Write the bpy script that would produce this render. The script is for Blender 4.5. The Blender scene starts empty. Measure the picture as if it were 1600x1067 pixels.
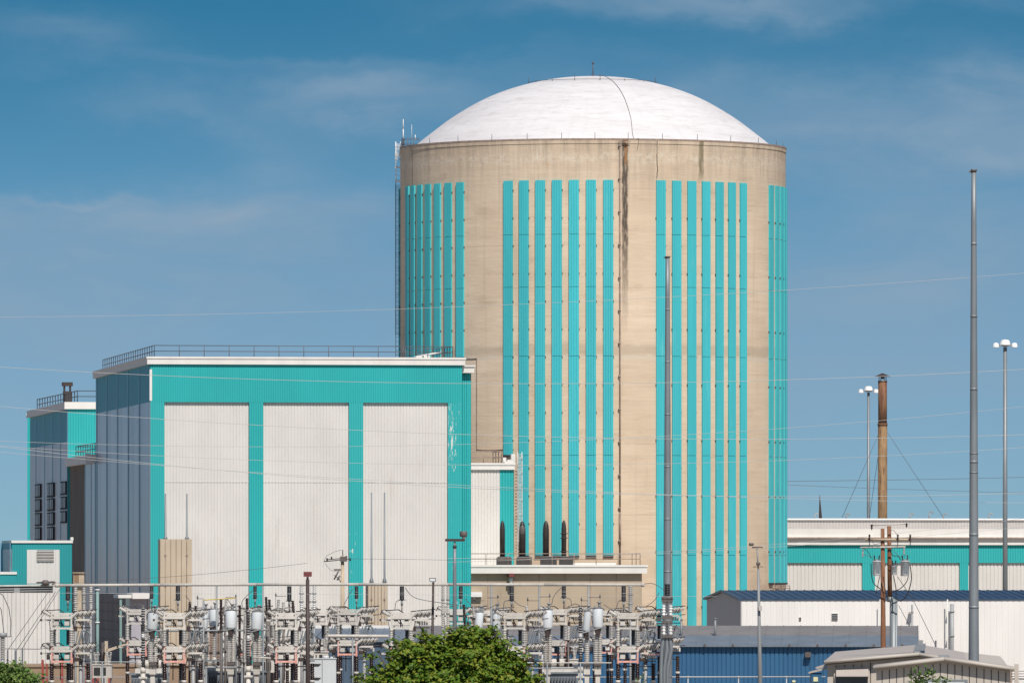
SKY_K, SKY_C = 3.0, 0.10
SKY_TINT = [(0.0, (.60, .73, .76)), (.05, (.63, .82, .85)), (.09, (.45, .80, .85)), (.143, (.16, .62, .72)), (.5, (.62, .82, .90)), (1.0, (.85, .93, .98))]
SKY_STR = 0.10
CLOUD_K = 1.0; CLOUD_C = (2.55, 3.7, 4.95, 1)
import bpy, math, random
from mathutils import Vector, Matrix
random.seed(7)
sc = bpy.context.scene
col = sc.collection
PI = math.pi
FPX, HZ, CZ = 12540.0, 880.0, 9.5        # focal length in photo pixels, horizon row, eye height
R = math.radians
TH = R(7.86); CT, ST = math.cos(TH), math.sin(TH)

def X(px, Y): return (px - 800.0) / FPX * Y
def Z(py, Y): return CZ - (py - HZ) / FPX * Y
def P(px, py, Y): return Vector((X(px, Y), Y, Z(py, Y)))

# ------------------------------------------------------------------ materials
class NT:
    def __init__(s, name):
        m = bpy.data.materials.new(name); m.use_nodes = True
        s.m = m; s.t = m.node_tree; s.b = s.t.nodes['Principled BSDF']
    def n(s, typ, **kw):
        nd = s.t.nodes.new(typ)
        for k, v in kw.items(): setattr(nd, k, v)
        return nd
    def l(s, a, b): s.t.links.new(a, b)
    def val(s, sock, v):
        if hasattr(v, 'is_linked') or isinstance(v, bpy.types.NodeSocket): s.l(v, sock)
        else: sock.default_value = v
    def math(s, op, a, b=0.0, c=None, clamp=False):
        nd = s.n('ShaderNodeMath', operation=op); nd.use_clamp = clamp
        s.val(nd.inputs[0], a); s.val(nd.inputs[1], b)
        if c is not None: s.val(nd.inputs[2], c)
        return nd.outputs[0]
    def vmul(s, v, sc3):
        nd = s.n('ShaderNodeVectorMath', operation='MULTIPLY'); s.l(v, nd.inputs[0]); nd.inputs[1].default_value = sc3
        return nd.outputs[0]
    def noise(s, vec, scale=1.0, detail=4.0, rough=0.55):
        nd = s.n('ShaderNodeTexNoise'); s.l(vec, nd.inputs['Vector'])
        nd.inputs['Scale'].default_value = scale; nd.inputs['Detail'].default_value = detail
        nd.inputs['Roughness'].default_value = rough
        return nd.outputs['Fac']
    def ramp(s, v, lo, hi):      # linear 0..1 between lo and hi
        nd = s.n('ShaderNodeMapRange'); nd.clamp = True
        s.val(nd.inputs['Value'], v); nd.inputs['From Min'].default_value = lo; nd.inputs['From Max'].default_value = hi
        return nd.outputs[0]
    def mix(s, f, a, b, mode='MIX'):
        nd = s.n('ShaderNodeMix', data_type='RGBA', blend_type=mode)
        s.val(nd.inputs[0], f)
        for sock, v in ((nd.inputs[6], a), (nd.inputs[7], b)):
            if isinstance(v, (tuple, list)): sock.default_value = (v[0], v[1], v[2], 1)
            else: s.l(v, sock)
        return nd.outputs[2]
    def coord(s, kind='Object'):
        return s.n('ShaderNodeTexCoord').outputs[kind]
    def bump(s, h, strength=0.3, dist=0.02):
        nd = s.n('ShaderNodeBump'); nd.inputs['Strength'].default_value = strength; nd.inputs['Distance'].default_value = dist
        s.l(h, nd.inputs['Height']); s.l(nd.outputs[0], s.b.inputs['Normal'])

def sc3(c, k): return tuple(max(0, min(1, x * k)) for x in c)
MATS = {}
def simple(name, c, rough=0.6, metal=0.0, var=0.12, scale=1.5, stretch=(1, 1, 0.35), dirt_or_sheen=None, spec=0.4, rnd=0.0):
    t = NT(name)
    v = t.vmul(t.coord(), stretch)
    f = t.ramp(t.noise(v, scale, 5), 0.3, 0.7)
    cc = t.mix(f, sc3(c, 1 - var), sc3(c, 1 + var))
    if dirt_or_sheen:
        f2 = t.ramp(t.noise(t.vmul(t.coord(), (1, 1, 0.12)), scale * 3.1, 6, 0.65), dirt_or_sheen[1], dirt_or_sheen[1] + 0.12)
        cc = t.mix(f2, cc, dirt_or_sheen[0])
    oi = t.n('ShaderNodeObjectInfo'); hv = t.n('ShaderNodeHueSaturation'); t.l(cc, hv.inputs['Color'])
    t.l(t.math('ADD', t.math('MULTIPLY', oi.outputs['Random'], rnd), 1 - rnd / 2), hv.inputs['Value']); cc = hv.outputs[0]
    t.l(cc, t.b.inputs['Base Color'])
    t.b.inputs['Roughness'].default_value = rough; t.b.inputs['Metallic'].default_value = metal
    t.b.inputs['Specular IOR Level'].default_value = spec
    MATS[name] = t.m
    return t.m

TEAL = (0.022, 0.39, 0.385)
WHITE = (0.72, 0.68, 0.63)
simple('teal_siding', TEAL, 0.55, var=0.07, scale=0.25)
simple('teal_panel', (0.058, 0.46, 0.495), 0.5, var=0.10, scale=0.5, stretch=(1, 1, .10), dirt_or_sheen=((0.10, 0.50, 0.52), 0.58), rnd=0.13)
simple('teal_dull', (0.02, 0.29, 0.30), 0.6, var=0.08, scale=0.3)
simple('upper_grey', (0.47, 0.435, 0.41), 0.7, var=0.06, scale=.5, dirt_or_sheen=((0.36, 0.33, 0.31), 0.66))
simple('side_streaky', (0.43, 0.40, 0.43), 0.22, var=0.26, scale=0.30, stretch=(1, 1, 0.05), dirt_or_sheen=((0.34, 0.42, 0.45), 0.57), spec=.45)  # side wall's shade and bluish reflections put into the colour as streaks
simple('block_plinth', (0.22, 0.195, 0.18), 0.9, var=0.2, scale=0.8)
simple('white_siding', (0.655, 0.62, 0.575), 0.6, var=0.06, scale=0.4, dirt_or_sheen=((0.60, 0.555, 0.505), 0.60), stretch=(1, 1, .5))
simple('white_trim', (0.74, 0.70, 0.65), 0.6, var=0.06, scale=1.0, dirt_or_sheen=((0.45, 0.40, 0.35), 0.67))
simple('white_paint', (0.78, 0.76, 0.73), 0.5, var=0.04)
simple('side_siding', (0.46, 0.43, 0.46), 0.28, var=0.16, scale=0.35, stretch=(1, 1, 0.06), dirt_or_sheen=((0.52, 0.50, 0.50), 0.62))  # dirtier white siding with the side's purple-grey shade put into its colour
simple('side_teal', (0.03, 0.27, 0.34), 0.4, var=0.08, scale=0.3)  # darker copy of the teal, shade of the side wall put into the colour
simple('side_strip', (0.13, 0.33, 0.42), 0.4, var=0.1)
simple('brown_concrete', (0.17, 0.145, 0.12), 0.9, var=0.15, scale=0.6, dirt_or_sheen=((0.10, 0.085, 0.07), 0.62))
simple('tan_concrete', (0.50, 0.41, 0.305), 0.9, var=0.10, scale=0.8, dirt_or_sheen=((0.36, 0.28, 0.2), 0.66))
simple('aux_concrete', (0.42, 0.33, 0.24), 0.9, var=0.12, scale=0.35, dirt_or_sheen=((0.33, 0.23, 0.15), 0.63))
simple('near_black_metal', (0.05, 0.045, 0.045), 0.7)  # near-black finish of the vent plinths and the clerestory band
simple('rail_grey', (0.10, 0.11, 0.13), 0.5)
simple('rail_brown', (0.33, 0.24, 0.19), 0.7, var=0.3, scale=4)
simple('rail_white', (0.68, 0.66, 0.62), 0.6)
simple('galvanised', (0.29, 0.295, 0.295), 0.6, 0.15, var=0.15, scale=2, rnd=0.28)
simple('mast_grey', (0.23, 0.25, 0.26), 0.5, 0.3, var=0.16, scale=1.2)
simple('dark_brown_metal', (0.055, 0.038, 0.034), 0.55, var=0.25)
simple('bronze_metal', (0.12, 0.10, 0.09), 0.5, var=0.2)
simple('steel_beige', (0.55, 0.51, 0.455), 0.6, var=0.12, scale=3, dirt_or_sheen=((0.30, 0.25, 0.21), 0.62), rnd=0.28)
simple('steel_red', (0.66, 0.34, 0.28), 0.6, var=0.2, scale=4, dirt_or_sheen=((0.60, 0.12, 0.08), 0.55), rnd=0.28)
simple('porcelain_grey', (0.50, 0.47, 0.43), 0.25, var=0.15, scale=5, rnd=0.28)
simple('porcelain_white', (0.72, 0.70, 0.67), 0.25, var=0.08, scale=5, rnd=0.28)
simple('porcelain_brown', (0.022, 0.010, 0.010), 0.2, var=0.3, rnd=0.28)
simple('porcelain_black', (0.03, 0.03, 0.033), 0.35, var=0.3)
simple('can_grey', (0.64, 0.66, 0.66), 0.4, var=0.05, scale=2, rnd=0.28)
simple('dark_gap', (0.03, 0.03, 0.03), 0.8)
simple('blue_siding', (0.032, 0.115, 0.225), 0.5, var=0.07, scale=0.5)
simple('slate_siding', (0.075, 0.115, 0.165), 0.55, var=0.12, scale=0.5)
simple('tan_roof', (0.47, 0.42, 0.37), 0.7, var=0.1)
simple('sign_cream', (0.7, 0.66, 0.4))
simple('blue_roof', (0.035, 0.066, 0.115), 0.45, var=0.15, scale=2)
simple('grey_roof', (0.17, 0.20, 0.235), 0.55, 0.1, var=0.12, scale=0.7, dirt_or_sheen=((0.33, 0.29, 0.26), 0.60))
simple('grey_roof_worn', (0.225, 0.205, 0.195), 0.6, 0.1, var=0.14, scale=0.7)
simple('grey_gable', (0.46, 0.42, 0.41), 0.6, var=0.04)
simple('cream_wall', (0.77, 0.725, 0.68), 0.65, var=0.05, scale=0.4, dirt_or_sheen=((0.66, 0.60, 0.54), 0.63))
simple('shed_siding', (0.50, 0.44, 0.375), 0.7, var=0.05)
simple('shed_roof', (0.42, 0.37, 0.33), 0.7, var=0.08)
simple('wood_pole', (0.20, 0.085, 0.042), 0.85, var=0.35, scale=4, stretch=(3, 3, .15), dirt_or_sheen=((0.30, 0.19, 0.12), 0.55))
simple('wood_arm', (0.48, 0.38, 0.27), 0.85, var=0.2, scale=4)
simple('rust', (0.20, 0.10, 0.05), 0.8, var=0.35, scale=1.6, dirt_or_sheen=((0.13, 0.05, 0.03), 0.5))
simple('rust_tan', (0.27, 0.165, 0.08), 0.75, 0.1, var=0.35, scale=1.6, dirt_or_sheen=((0.10, 0.045, 0.025), 0.52))
simple('cable_black', (0.02, 0.02, 0.022), 0.6)
simple('wire_alu', (0.46, 0.45, 0.43), 0.45, 0.1, var=0.05)
simple('wire_dark', (0.10, 0.10, 0.11), 0.6)
simple('green_pipe', (0.20, 0.30, 0.28), 0.6)
simple('red_plastic', (0.33, 0.055, 0.04), 0.6, var=0.15)
simple('maroon_sign', (0.20, 0.045, 0.045), 0.6)
simple('glass_dark', (0.06, 0.07, 0.08), 0.15)
simple('ground_gravel', (0.30, 0.25, 0.20), 0.95, var=0.18, scale=0.4, stretch=(1, 1, 1))
simple('tan_wall', (0.30, 0.21, 0.14), 0.9, var=0.12, scale=0.5)
simple('asphalt', (0.06, 0.06, 0.06), 0.9, var=0.2)
simple('bark', (0.13, 0.10, 0.075), 0.9, var=0.3, scale=6)
simple('yellow_paint', (0.6, 0.42, 0.04), 0.6)
simple('stack_pipe', (0.045, 0.035, 0.032), 0.45, 0.3, var=0.5, scale=1.2, stretch=(1, 1, .6), dirt_or_sheen=((0.12, 0.06, 0.045), 0.60))

# teal paint flaking off to bare white
def peel(name, thr, sx=1.0):
    t = NT(name)
    co = t.coord()
    base = t.mix(t.noise(t.vmul(co, (1, 1, .3)), .3), sc3(TEAL, .93), sc3(TEAL, 1.08))
    n1 = t.noise(t.vmul(co, (5.0 * sx, 5.0, 0.85)), 1.6, 8, 0.75)
    n2 = t.noise(t.vmul(co, (0.9, 0.9, 0.12)), 1.0, 2)
    f = t.ramp(t.math('ADD', n1, t.math('MULTIPLY', n2, 0.5)), thr, thr + 0.025)
    t.l(t.mix(f, base, (0.70, 0.70, 0.66)), t.b.inputs['Base Color'])
    t.b.inputs['Roughness'].default_value = 0.6
    MATS[name] = t.m
peel('teal_peeling', 0.905)
peel('teal_peeling_much', 0.87)
peel('teal_peeling_slight', 0.985)

# weathered cylinder concrete, UV = (arc length in m, height in m)
def containment_mat():
    t = NT('weathered_concrete')
    uv = t.coord('UV')
    sep = t.n('ShaderNodeSeparateXYZ'); t.l(uv, sep.inputs[0])
    a, z = sep.outputs[0], sep.outputs[1]
    base = t.mix(t.ramp(t.noise(uv, 0.09, 3), .35, .65), (0.62, 0.475, 0.335), (0.77, 0.61, 0.45))
    # board courses: fine horizontal banding
    courses = t.ramp(t.noise(t.vmul(uv, (0.10, 2.6, 1)), 1.0, 5, .7), .32, .68)
    base = t.mix(t.math('MULTIPLY', courses, 0.36), base, (0.50, 0.38, 0.27))
    # pour joints each 1.25 m
    fr = t.math('FRACT', t.math('MULTIPLY', z, 0.8))
    line = t.math('LESS_THAN', fr, 0.07)
    base = t.mix(t.math('MULTIPLY', line, t.math('MULTIPLY', t.ramp(t.noise(t.vmul(uv, (.12, 1.0, 1)), 1.0, 4), .48, .7), 0.34)), base, (0.30, 0.22, 0.155))
    # speckle and short scratches
    sp = t.ramp(t.noise(t.vmul(uv, (1.5, 5, 1)), 1.6, 8, .75), .62, .75)
    base = t.mix(t.math('MULTIPLY', sp, .42), base, (0.33, 0.25, 0.18))
    pt = t.ramp(t.noise(t.vmul(uv, (.22, .75, 1)), 1.0, 7, .7), .54, .72)
    base = t.mix(t.math('MULTIPLY', pt, .48), base, (0.42, 0.31, 0.215))
    lt = t.ramp(t.noise(t.vmul(uv, (.30, 1.3, 4)), 1.0, 7, .72), .56, .70)
    base = t.mix(t.math('MULTIPLY', lt, .40), base, (0.78, 0.66, 0.52))
    # greyer, dirtier crown band near the top with vertical weeping
    top = t.ramp(z, 40.0, 46.4)
    vs = t.ramp(t.noise(t.vmul(uv, (1.6, 0.10, 1)), 1.2, 6, .7), .42, .66)
    base = t.mix(t.math('MULTIPLY', top, t.math('ADD', t.math('MULTIPLY', vs, 0.50), 0.16)), base, (0.28, 0.225, 0.175))
    # long faint weeping lower
    vs2 = t.ramp(t.noise(t.vmul(uv, (1.1, 0.035, 1)), 1.3, 5, .65), .56, .72)
    base = t.mix(t.math('MULTIPLY', vs2, .28), base, (0.36, 0.27, 0.19))
    # lime bloom under the rim
    wob = t.math('ADD', z, t.math('ADD', t.math('MULTIPLY', t.noise(t.vmul(uv, (.35, 1.2, 1)), 1.0, 6, .7), 1.3), t.math('MULTIPLY', t.noise(t.vmul(uv, (.06, 0, 1)), 1.0, 1), 0.7)))
    band = t.math('SUBTRACT', 1.0, t.ramp(t.math('ABSOLUTE', t.math('SUBTRACT', wob, 46.25)), 0.22, 0.62))
    bl = t.ramp(t.noise(t.vmul(uv, (1.2, 1.1, 1)), 1.6, 7, .75), .44, .58)
    base = t.mix(t.math('MULTIPLY', t.math('MULTIPLY', band, bl), .62), base, (0.68, 0.58, 0.46))
    # lime and orange runs
    runs = t.ramp(t.noise(t.vmul(uv, (2.6, 0.30, 1)), 1.0, 5, .7), .60, .68)
    rz = t.math('MULTIPLY', t.ramp(z, 43.3, 44.8), t.ramp(t.noise(t.vmul(uv, (.16, .01, 1)), 1.0, 2), .46, .6))
    base = t.mix(t.math('MULTIPLY', t.math('MULTIPLY', runs, rz), .8), base, (0.70, 0.62, 0.50))
    runs2 = t.ramp(t.noise(t.vmul(uv, (1.9, 0.35, 3)), 1.3, 4, .7), .62, .70)
    rz2 = t.math('MULTIPLY', t.ramp(z, 43.0, 44.5), t.ramp(t.noise(t.vmul(uv, (.11, .01, 1)), 1.7, 2), .5, .62))
    base = t.mix(t.math('MULTIPLY', t.math('MULTIPLY', runs2, rz2), .6), base, (0.56, 0.30, 0.12))
    # grey joint band at mid height
    wz = t.math('ADD', z, t.math('MULTIPLY', t.noise(t.vmul(uv, (1, 1.6, 1)), .9, 6, .7), 0.9))
    mb = t.math('SUBTRACT', 1.0, t.ramp(t.math('ABSOLUTE', t.math('SUBTRACT', wz, 28.75)), 0.28, 0.66))
    base = t.mix(t.math('MULTIPLY', mb, .40), base, (0.35, 0.285, 0.21))
    mb2 = t.math('SUBTRACT', 1.0, t.ramp(t.math('ABSOLUTE', t.math('SUBTRACT', wz, 28.1)), 0.08, 0.24))
    base = t.mix(t.math('MULTIPLY', mb2, .6), base, (0.62, 0.53, 0.42))
    def stain(base, phi, w, z0, z1, colr, k):
        d = t.math('ABSOLUTE', t.math('SUBTRACT', t.math('ADD', a, t.math('MULTIPLY', t.noise(t.vmul(uv, (.01, .8, 1)), 1.0, 4), .35)), math.radians(phi) * RC + .17))
        f = t.math('SUBTRACT', 1.0, t.ramp(d, w * .55, w))
        f = t.math('MULTIPLY', f, t.ramp(z, z0, z1))
        f = t.math('MULTIPLY', f, t.ramp(t.noise(t.vmul(uv, (3, .5, 1)), 2.0, 5), .2, .5))
        f = t.math('MULTIPLY', f, k, clamp=True)
        return t.mix(f, base, colr)
    base = stain(base, 8.75, 0.33, 29.5, 38.5, (0.09, 0.07, 0.055), .95)
    base = stain(base, 9.0, 0.15, 44.4, 45.0, (0.42, 0.20, 0.08), .7)
    base = stain(base, 32.8, 0.34, 43.0, 44.2, (0.17, 0.14, 0.08), .8)
    base = stain(base, 18.4, 0.06, 43.2, 43.6, (0.08, 0.06, 0.05), .9)
    base = stain(base, -69, 0.10, 40.2, 41.6, (0.17, 0.13, 0.10), .7)
    lowt = t.math('SUBTRACT', 1.0, t.ramp(z, 7.5, 12.5))
    base = t.mix(t.math('MULTIPLY', lowt, t.math('MULTIPLY', t.ramp(t.noise(uv, .5, 5), .4, .6), .35)), base, (0.40, 0.27, 0.17))
    t.l(base, t.b.inputs['Base Color'])
    t.b.inputs['Roughness'].default_value = 0.92; t.b.inputs['Specular IOR Level'].default_value = 0.2
    t.bump(t.noise(t.vmul(uv, (.6, 3, 1)), 2.0, 6), .35, .05)
    MATS['weathered_concrete'] = t.m
RC = 17.4

def dome_mat():
    t = NT('dome_paint')
    uv = t.coord('UV')
    base = t.mix(t.ramp(t.noise(t.vmul(uv, (.10, .55, 1)), 1.0, 6, .65), .38, .6), (0.70, 0.67, 0.655), (0.63, 0.595, 0.585))
    sp = t.ramp(t.noise(t.vmul(uv, (.5, 1.8, 1)), 1.0, 8, .78), .50, .64)
    base = t.mix(t.math('MULTIPLY', sp, .6), base, (0.50, 0.455, 0.43))
    run = t.ramp(t.noise(t.vmul(uv, (1.0, .08, 1)), 1.5, 4, .6), .55, .75)
    base = t.mix(t.math('MULTIPLY', run, .35), base, (0.52, 0.49, 0.475))
    t.l(base, t.b.inputs['Base Color'])
    t.b.inputs['Roughness'].default_value = .7; t.b.inputs['Specular IOR Level'].default_value = .25
    MATS['dome_paint'] = t.m
containment_mat(); dome_mat()

def leaf_mat(name, c1, c2, c3):
    t = NT(name)
    g = t.n('ShaderNodeNewGeometry')
    rnd = g.outputs['Random Per Island']
    big = t.ramp(t.noise(t.coord(), 0.9, 3), .38, .62)
    cc = t.mix(big, c1, c2)
    cc = t.mix(t.ramp(rnd, .55, 1.0), cc, c3)
    cc = t.mix(t.ramp(rnd, .0, .3), sc3(c1, .75), cc)
    t.l(cc, t.b.inputs['Base Color'])
    t.b.inputs['Roughness'].default_value = .5; t.b.inputs['Specular IOR Level'].default_value = .22
    tr = t.n('ShaderNodeBsdfTranslucent'); t.l(cc, tr.inputs[0])
    mx = t.n('ShaderNodeMixShader'); mx.inputs[0].default_value = .16
    out = t.t.nodes['Material Output']
    t.l(t.b.outputs[0], mx.inputs[1]); t.l(tr.outputs[0], mx.inputs[2]); t.l(mx.outputs[0], out.inputs[0])
    MATS[name] = t.m
leaf_mat('maple_leaf', (0.07, 0.145, 0.012), (0.125, 0.195, 0.016), (0.23, 0.235, 0.028))
leaf_mat('bush_leaf', (0.08, 0.17, 0.035), (0.13, 0.20, 0.04), (0.20, 0.25, 0.07))

# ------------------------------------------------------------------ mesh builder
def wloc(o):
    v = Vector((0, 0, 0))
    while o is not None:
        v += o.location; o = o.parent
    return v
class MB:
    def __init__(s, fr=None):
        s.v = []; s.f = []; s.mi = []; s.sm = []; s.uv = []; s.fr = fr
    def add(s, pts, faces, mi=0, smooth=False, uvs=None):
        b = len(s.v)
        if s.fr: pts = [s.fr.w(*p) for p in pts]
        s.v += [tuple(p) for p in pts]
        for k, f in enumerate(faces):
            s.f.append([b + i for i in f]); s.mi.append(mi); s.sm.append(smooth)
            s.uv.append(uvs[k] if uvs else None)
        return s
    def box(s, x0, x1, y0, y1, z0, z1, mi=0):
        p = [(x0, y0, z0), (x1, y0, z0), (x1, y1, z0), (x0, y1, z0), (x0, y0, z1), (x1, y0, z1), (x1, y1, z1), (x0, y1, z1)]
        return s.add(p, [(0, 3, 2, 1), (4, 5, 6, 7), (0, 1, 5, 4), (1, 2, 6, 5), (2, 3, 7, 6), (3, 0, 4, 7)], mi)
    def quad(s, a, b, c, d, mi=0): return s.add([a, b, c, d], [(0, 1, 2, 3)], mi)
    def prism(s, poly, y0, y1, mi=0):       # polygon in x,z extruded along y
        n = len(poly)
        p = [(x, y0, z) for x, z in poly] + [(x, y1, z) for x, z in poly]
        fs = [tuple(range(n)), tuple(range(2 * n - 1, n - 1, -1))] + [(i, n + i, n + (i + 1) % n, (i + 1) % n) for i in range(n)]
        return s.add(p, fs, mi)
    def xprism(s, poly, x0, x1, mi=0):      # polygon in y,z extruded along x
        n = len(poly)
        p = [(x0, y, z) for y, z in poly] + [(x1, y, z) for y, z in poly]
        fs = [tuple(range(n)), tuple(range(2 * n - 1, n - 1, -1))] + [(i, n + i, n + (i + 1) % n, (i + 1) % n) for i in range(n)]
        return s.add(p, fs, mi)
    def tube(s, a, b, r0, r1=None, n=8, mi=0, cap=True):
        return s.lathe(a, b, [(0, r0), (1, r0 if r1 is None else r1)], n, mi, cap)
    def lathe(s, a, b, prof, n=12, mi=0, cap=True):     # prof: (fraction along a-b, radius)
        a = Vector(a); b = Vector(b); d = b - a
        w = d.normalized()
        u = w.cross(Vector((0, 0, 1)) if abs(w.z) < .95 else Vector((1, 0, 0))).normalized(); v = w.cross(u)
        pts = []
        for t, r in prof:
            c = a + d * t
            for i in range(n):
                an = 2 * PI * i / n
                pts.append(c + u * (r * math.cos(an)) + v * (r * math.sin(an)))
        fs = []
        for k in range(len(prof) - 1):
            for i in range(n):
                j = (i + 1) % n
                fs.append((k * n + i, k * n + j, (k + 1) * n + j, (k + 1) * n + i))
        s.add(pts, fs, mi, True)
        if cap:
            m = len(prof) - 1
            s.f.append([len(s.v) - len(pts) + i for i in reversed(range(n))]); s.mi.append(mi); s.sm.append(False); s.uv.append(None)
            s.f.append([len(s.v) - len(pts) + m * n + i for i in range(n)]); s.mi.append(mi); s.sm.append(False); s.uv.append(None)
        return s
    def path(s, pts, r, n=5, mi=0):
        for p, q in zip(pts[:-1], pts[1:]):
            if (Vector(q) - Vector(p)).length > 1e-5: s.tube(p, q, r, None, n, mi, False)
        return s
    def corr(s, p0, p1, z0, z1, pitch, depth, nrm, mi=0):    # ribbed metal sheet
        p0 = Vector(p0); p1 = Vector(p1); nrm = Vector(nrm)
        L = (p1 - p0).length; d = (p1 - p0) / L; m = max(1, round(L / pitch)); pt = L / m
        xs = []
        for k in range(m):
            for fx, o in ((0, 1), (.70, 1), (.79, 0), (.91, 0)): xs.append(((k + fx) * pt, o * depth))
        xs.append((L, depth))
        pts = []
        for t, o in xs:
            q = p0 + d * t + nrm * o
            pts.append((q.x, q.y, z0)); pts.append((q.x, q.y, z1))
        fs = [(2 * i, 2 * i + 2, 2 * i + 3, 2 * i + 1) for i in range(len(xs) - 1)]
        return s.add(pts, fs, mi)
    def build(s, name, mats, parent=None, loc=None):
        o_ = Vector(loc) if loc is not None else Vector((0, 0, 0))
        base = wloc(parent) + o_
        me = bpy.data.meshes.new(name)
        me.from_pydata([(x - base.x, y - base.y, z - base.z) for x, y, z in s.v], [], s.f)
        if isinstance(mats, str): mats = [mats]
        for m in mats: me.materials.append(MATS[m])
        me.polygons.foreach_set('material_index', s.mi)
        me.polygons.foreach_set('use_smooth', s.sm)
        if any(u is not None for u in s.uv):
            ul = me.uv_layers.new(name='UVMap')
            for p, u in zip(me.polygons, s.uv):
                if u is not None:
                    for li, c in zip(p.loop_indices, u): ul.data[li].uv = c
        me.update()
        o = bpy.data.objects.new(name, me); col.objects.link(o)
        o.location = o_; o.parent = parent
        return o
class Fr:                         # a building's own axes on the plant grid: u along the front, v away from us
    def __init__(s, px, Y, th=TH):
        s.ox, s.oy = X(px, Y), Y; s.c, s.s = math.cos(th), math.sin(th)
    def w(s, u, v, z): return (s.ox + u * s.c - v * s.s, s.oy + u * s.s + v * s.c, z)
    def u(s, px, v=0.0):
        k = (px - 800) / FPX
        return (k * (s.oy + v * s.c) - s.ox + v * s.s) / (s.c - k * s.s)
    def v(s, px, u=0.0):
        k = (px - 800) / FPX
        return (s.ox + u * s.c - k * (s.oy + u * s.s)) / (s.s + k * s.c)
    def z(s, py, u=0.0, v=0.0): return CZ - (py - HZ) / FPX * (s.oy + u * s.s + v * s.c)
def tag(o, label=None, cat=None, group=None, kind=None):
    if label: o['label'] = label
    if cat: o['category'] = cat
    if group: o['group'] = group
    if kind: o['kind'] = kind
    elif cat: o['kind'] = 'thing'
    return o
def empty(name, loc, label, cat, group=None):
    o = bpy.data.objects.new(name, None); col.objects.link(o); o.location = loc; o.empty_display_size = .5
    return tag(o, label, cat, group)
def copy_tree(o, parent=None, loc=None):
    c = o.copy(); col.objects.link(c); c.parent = parent
    if loc is not None: c.location = loc
    for ch in list(o.children): copy_tree(ch, c)
    return c
def railing(mb, pts, z, h=1.07, sp=2.0, r=.03, mid=True, mi=0):
    for a, b in zip(pts[:-1], pts[1:]):
        a = Vector((a[0], a[1], 0)); b = Vector((b[0], b[1], 0)); L = (b - a).length; n = max(1, round(L / sp))
        for hh in ([h, h * .52] if mid else [h]):
            mb.tube((a.x, a.y, z + hh), (b.x, b.y, z + hh), r, None, 6, mi)
        for i in range(n + 1):
            q = a + (b - a) * i / n
            mb.tube((q.x, q.y, z), (q.x, q.y, z + h), r, None, 6, mi)
def ribbed(mb, a, b, r, core=None, pitch=.09, n=12, mi=0, band=None):
    core = core or r * .55
    L = (Vector(b) - Vector(a)).length; k = max(2, int(L / pitch)); prof = [(0, core)]
    for i in range(k):
        t0 = (i + .15) / k; t1 = (i + .5) / k; t2 = (i + .72) / k
        prof += [(t0, core), (t1, r), (t2, r * .96), ((i + .8) / k, core)]
    prof.append((1, core))
    mb.lathe(a, b, prof, n, mi)

# ------------------------------------------------------------------ camera, light, sky
cam = bpy.data.objects.new('camera', bpy.data.cameras.new('camera')); col.objects.link(cam)
cam.location = (0, 0, CZ); cam.rotation_euler = (R(90), 0, 0)
cam.data.sensor_width = 36; cam.data.lens = FPX / 1600 * 36; cam.data.shift_y = (HZ - 533.5) / 1600
cam.data.clip_start = 1; cam.data.clip_end = 20000
sc.camera = cam
SAZ, SEL = R(16), R(50)
sv = Vector((math.sin(SAZ) * math.cos(SEL), -math.cos(SAZ) * math.cos(SEL), math.sin(SEL)))
sun = bpy.data.objects.new('sun', bpy.data.lights.new('sun', 'SUN')); col.objects.link(sun)
sun.data.energy = 4.4; sun.data.angle = R(.53); sun.data.color = (1, .955, .89)
sun.rotation_euler = sv.to_track_quat('Z', 'Y').to_euler(); sun.location = (100, -200, 300)
W = bpy.data.worlds.new('World'); sc.world = W; W.use_nodes = True
t = W.node_tree; bg = t.nodes['Background']
def wn(typ, **kw):
    nd = t.nodes.new(typ)
    for k, v in kw.items(): setattr(nd, k, v)
    return nd
tc = wn('ShaderNodeTexCoord'); sp = wn('ShaderNodeSeparateXYZ'); t.links.new(tc.outputs['Generated'], sp.inputs[0])
def wm(op, a, b=0.0, clamp=False):
    nd = wn('ShaderNodeMath', operation=op); nd.use_clamp = clamp
    for sk, v in ((nd.inputs[0], a), (nd.inputs[1], b)):
        if isinstance(v, (int, float)): sk.default_value = v
        else: t.links.new(v, sk)
    return nd.outputs[0]
# the air is clearer than the model's: look up its colour a little higher above the horizon
zz = wm('ADD', wm('MULTIPLY', sp.outputs[2], SKY_K), SKY_C)
cb = wn('ShaderNodeCombineXYZ'); t.links.new(sp.outputs[0], cb.inputs[0]); t.links.new(sp.outputs[1], cb.inputs[1]); t.links.new(zz, cb.inputs[2])
nv = wn('ShaderNodeVectorMath', operation='NORMALIZE'); t.links.new(cb.outputs[0], nv.inputs[0])
sky = wn('ShaderNodeTexSky', sky_type='NISHITA'); sky.sun_disc = False
sky.sun_elevation = SEL; sky.sun_rotation = PI - SAZ; sky.altitude = 100; sky.air_density = 1.0; sky.dust_density = 0.6; sky.ozone_density = 1.6
t.links.new(nv.outputs[0], sky.inputs['Vector'])
tr_ = wn('ShaderNodeValToRGB'); mrz = wn('ShaderNodeMapRange'); t.links.new(sp.outputs[2], mrz.inputs[0]); mrz.inputs['From Max'].default_value = .5
mrz.inputs['From Min'].default_value = 0.0; t.links.new(mrz.outputs[0], tr_.inputs[0])
el = tr_.color_ramp.elements
for p_, c_ in SKY_TINT[2:]: el.new(p_)
for e_, (p_, c_) in zip(el, SKY_TINT): e_.position = p_; e_.color = (*c_, 1)
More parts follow.
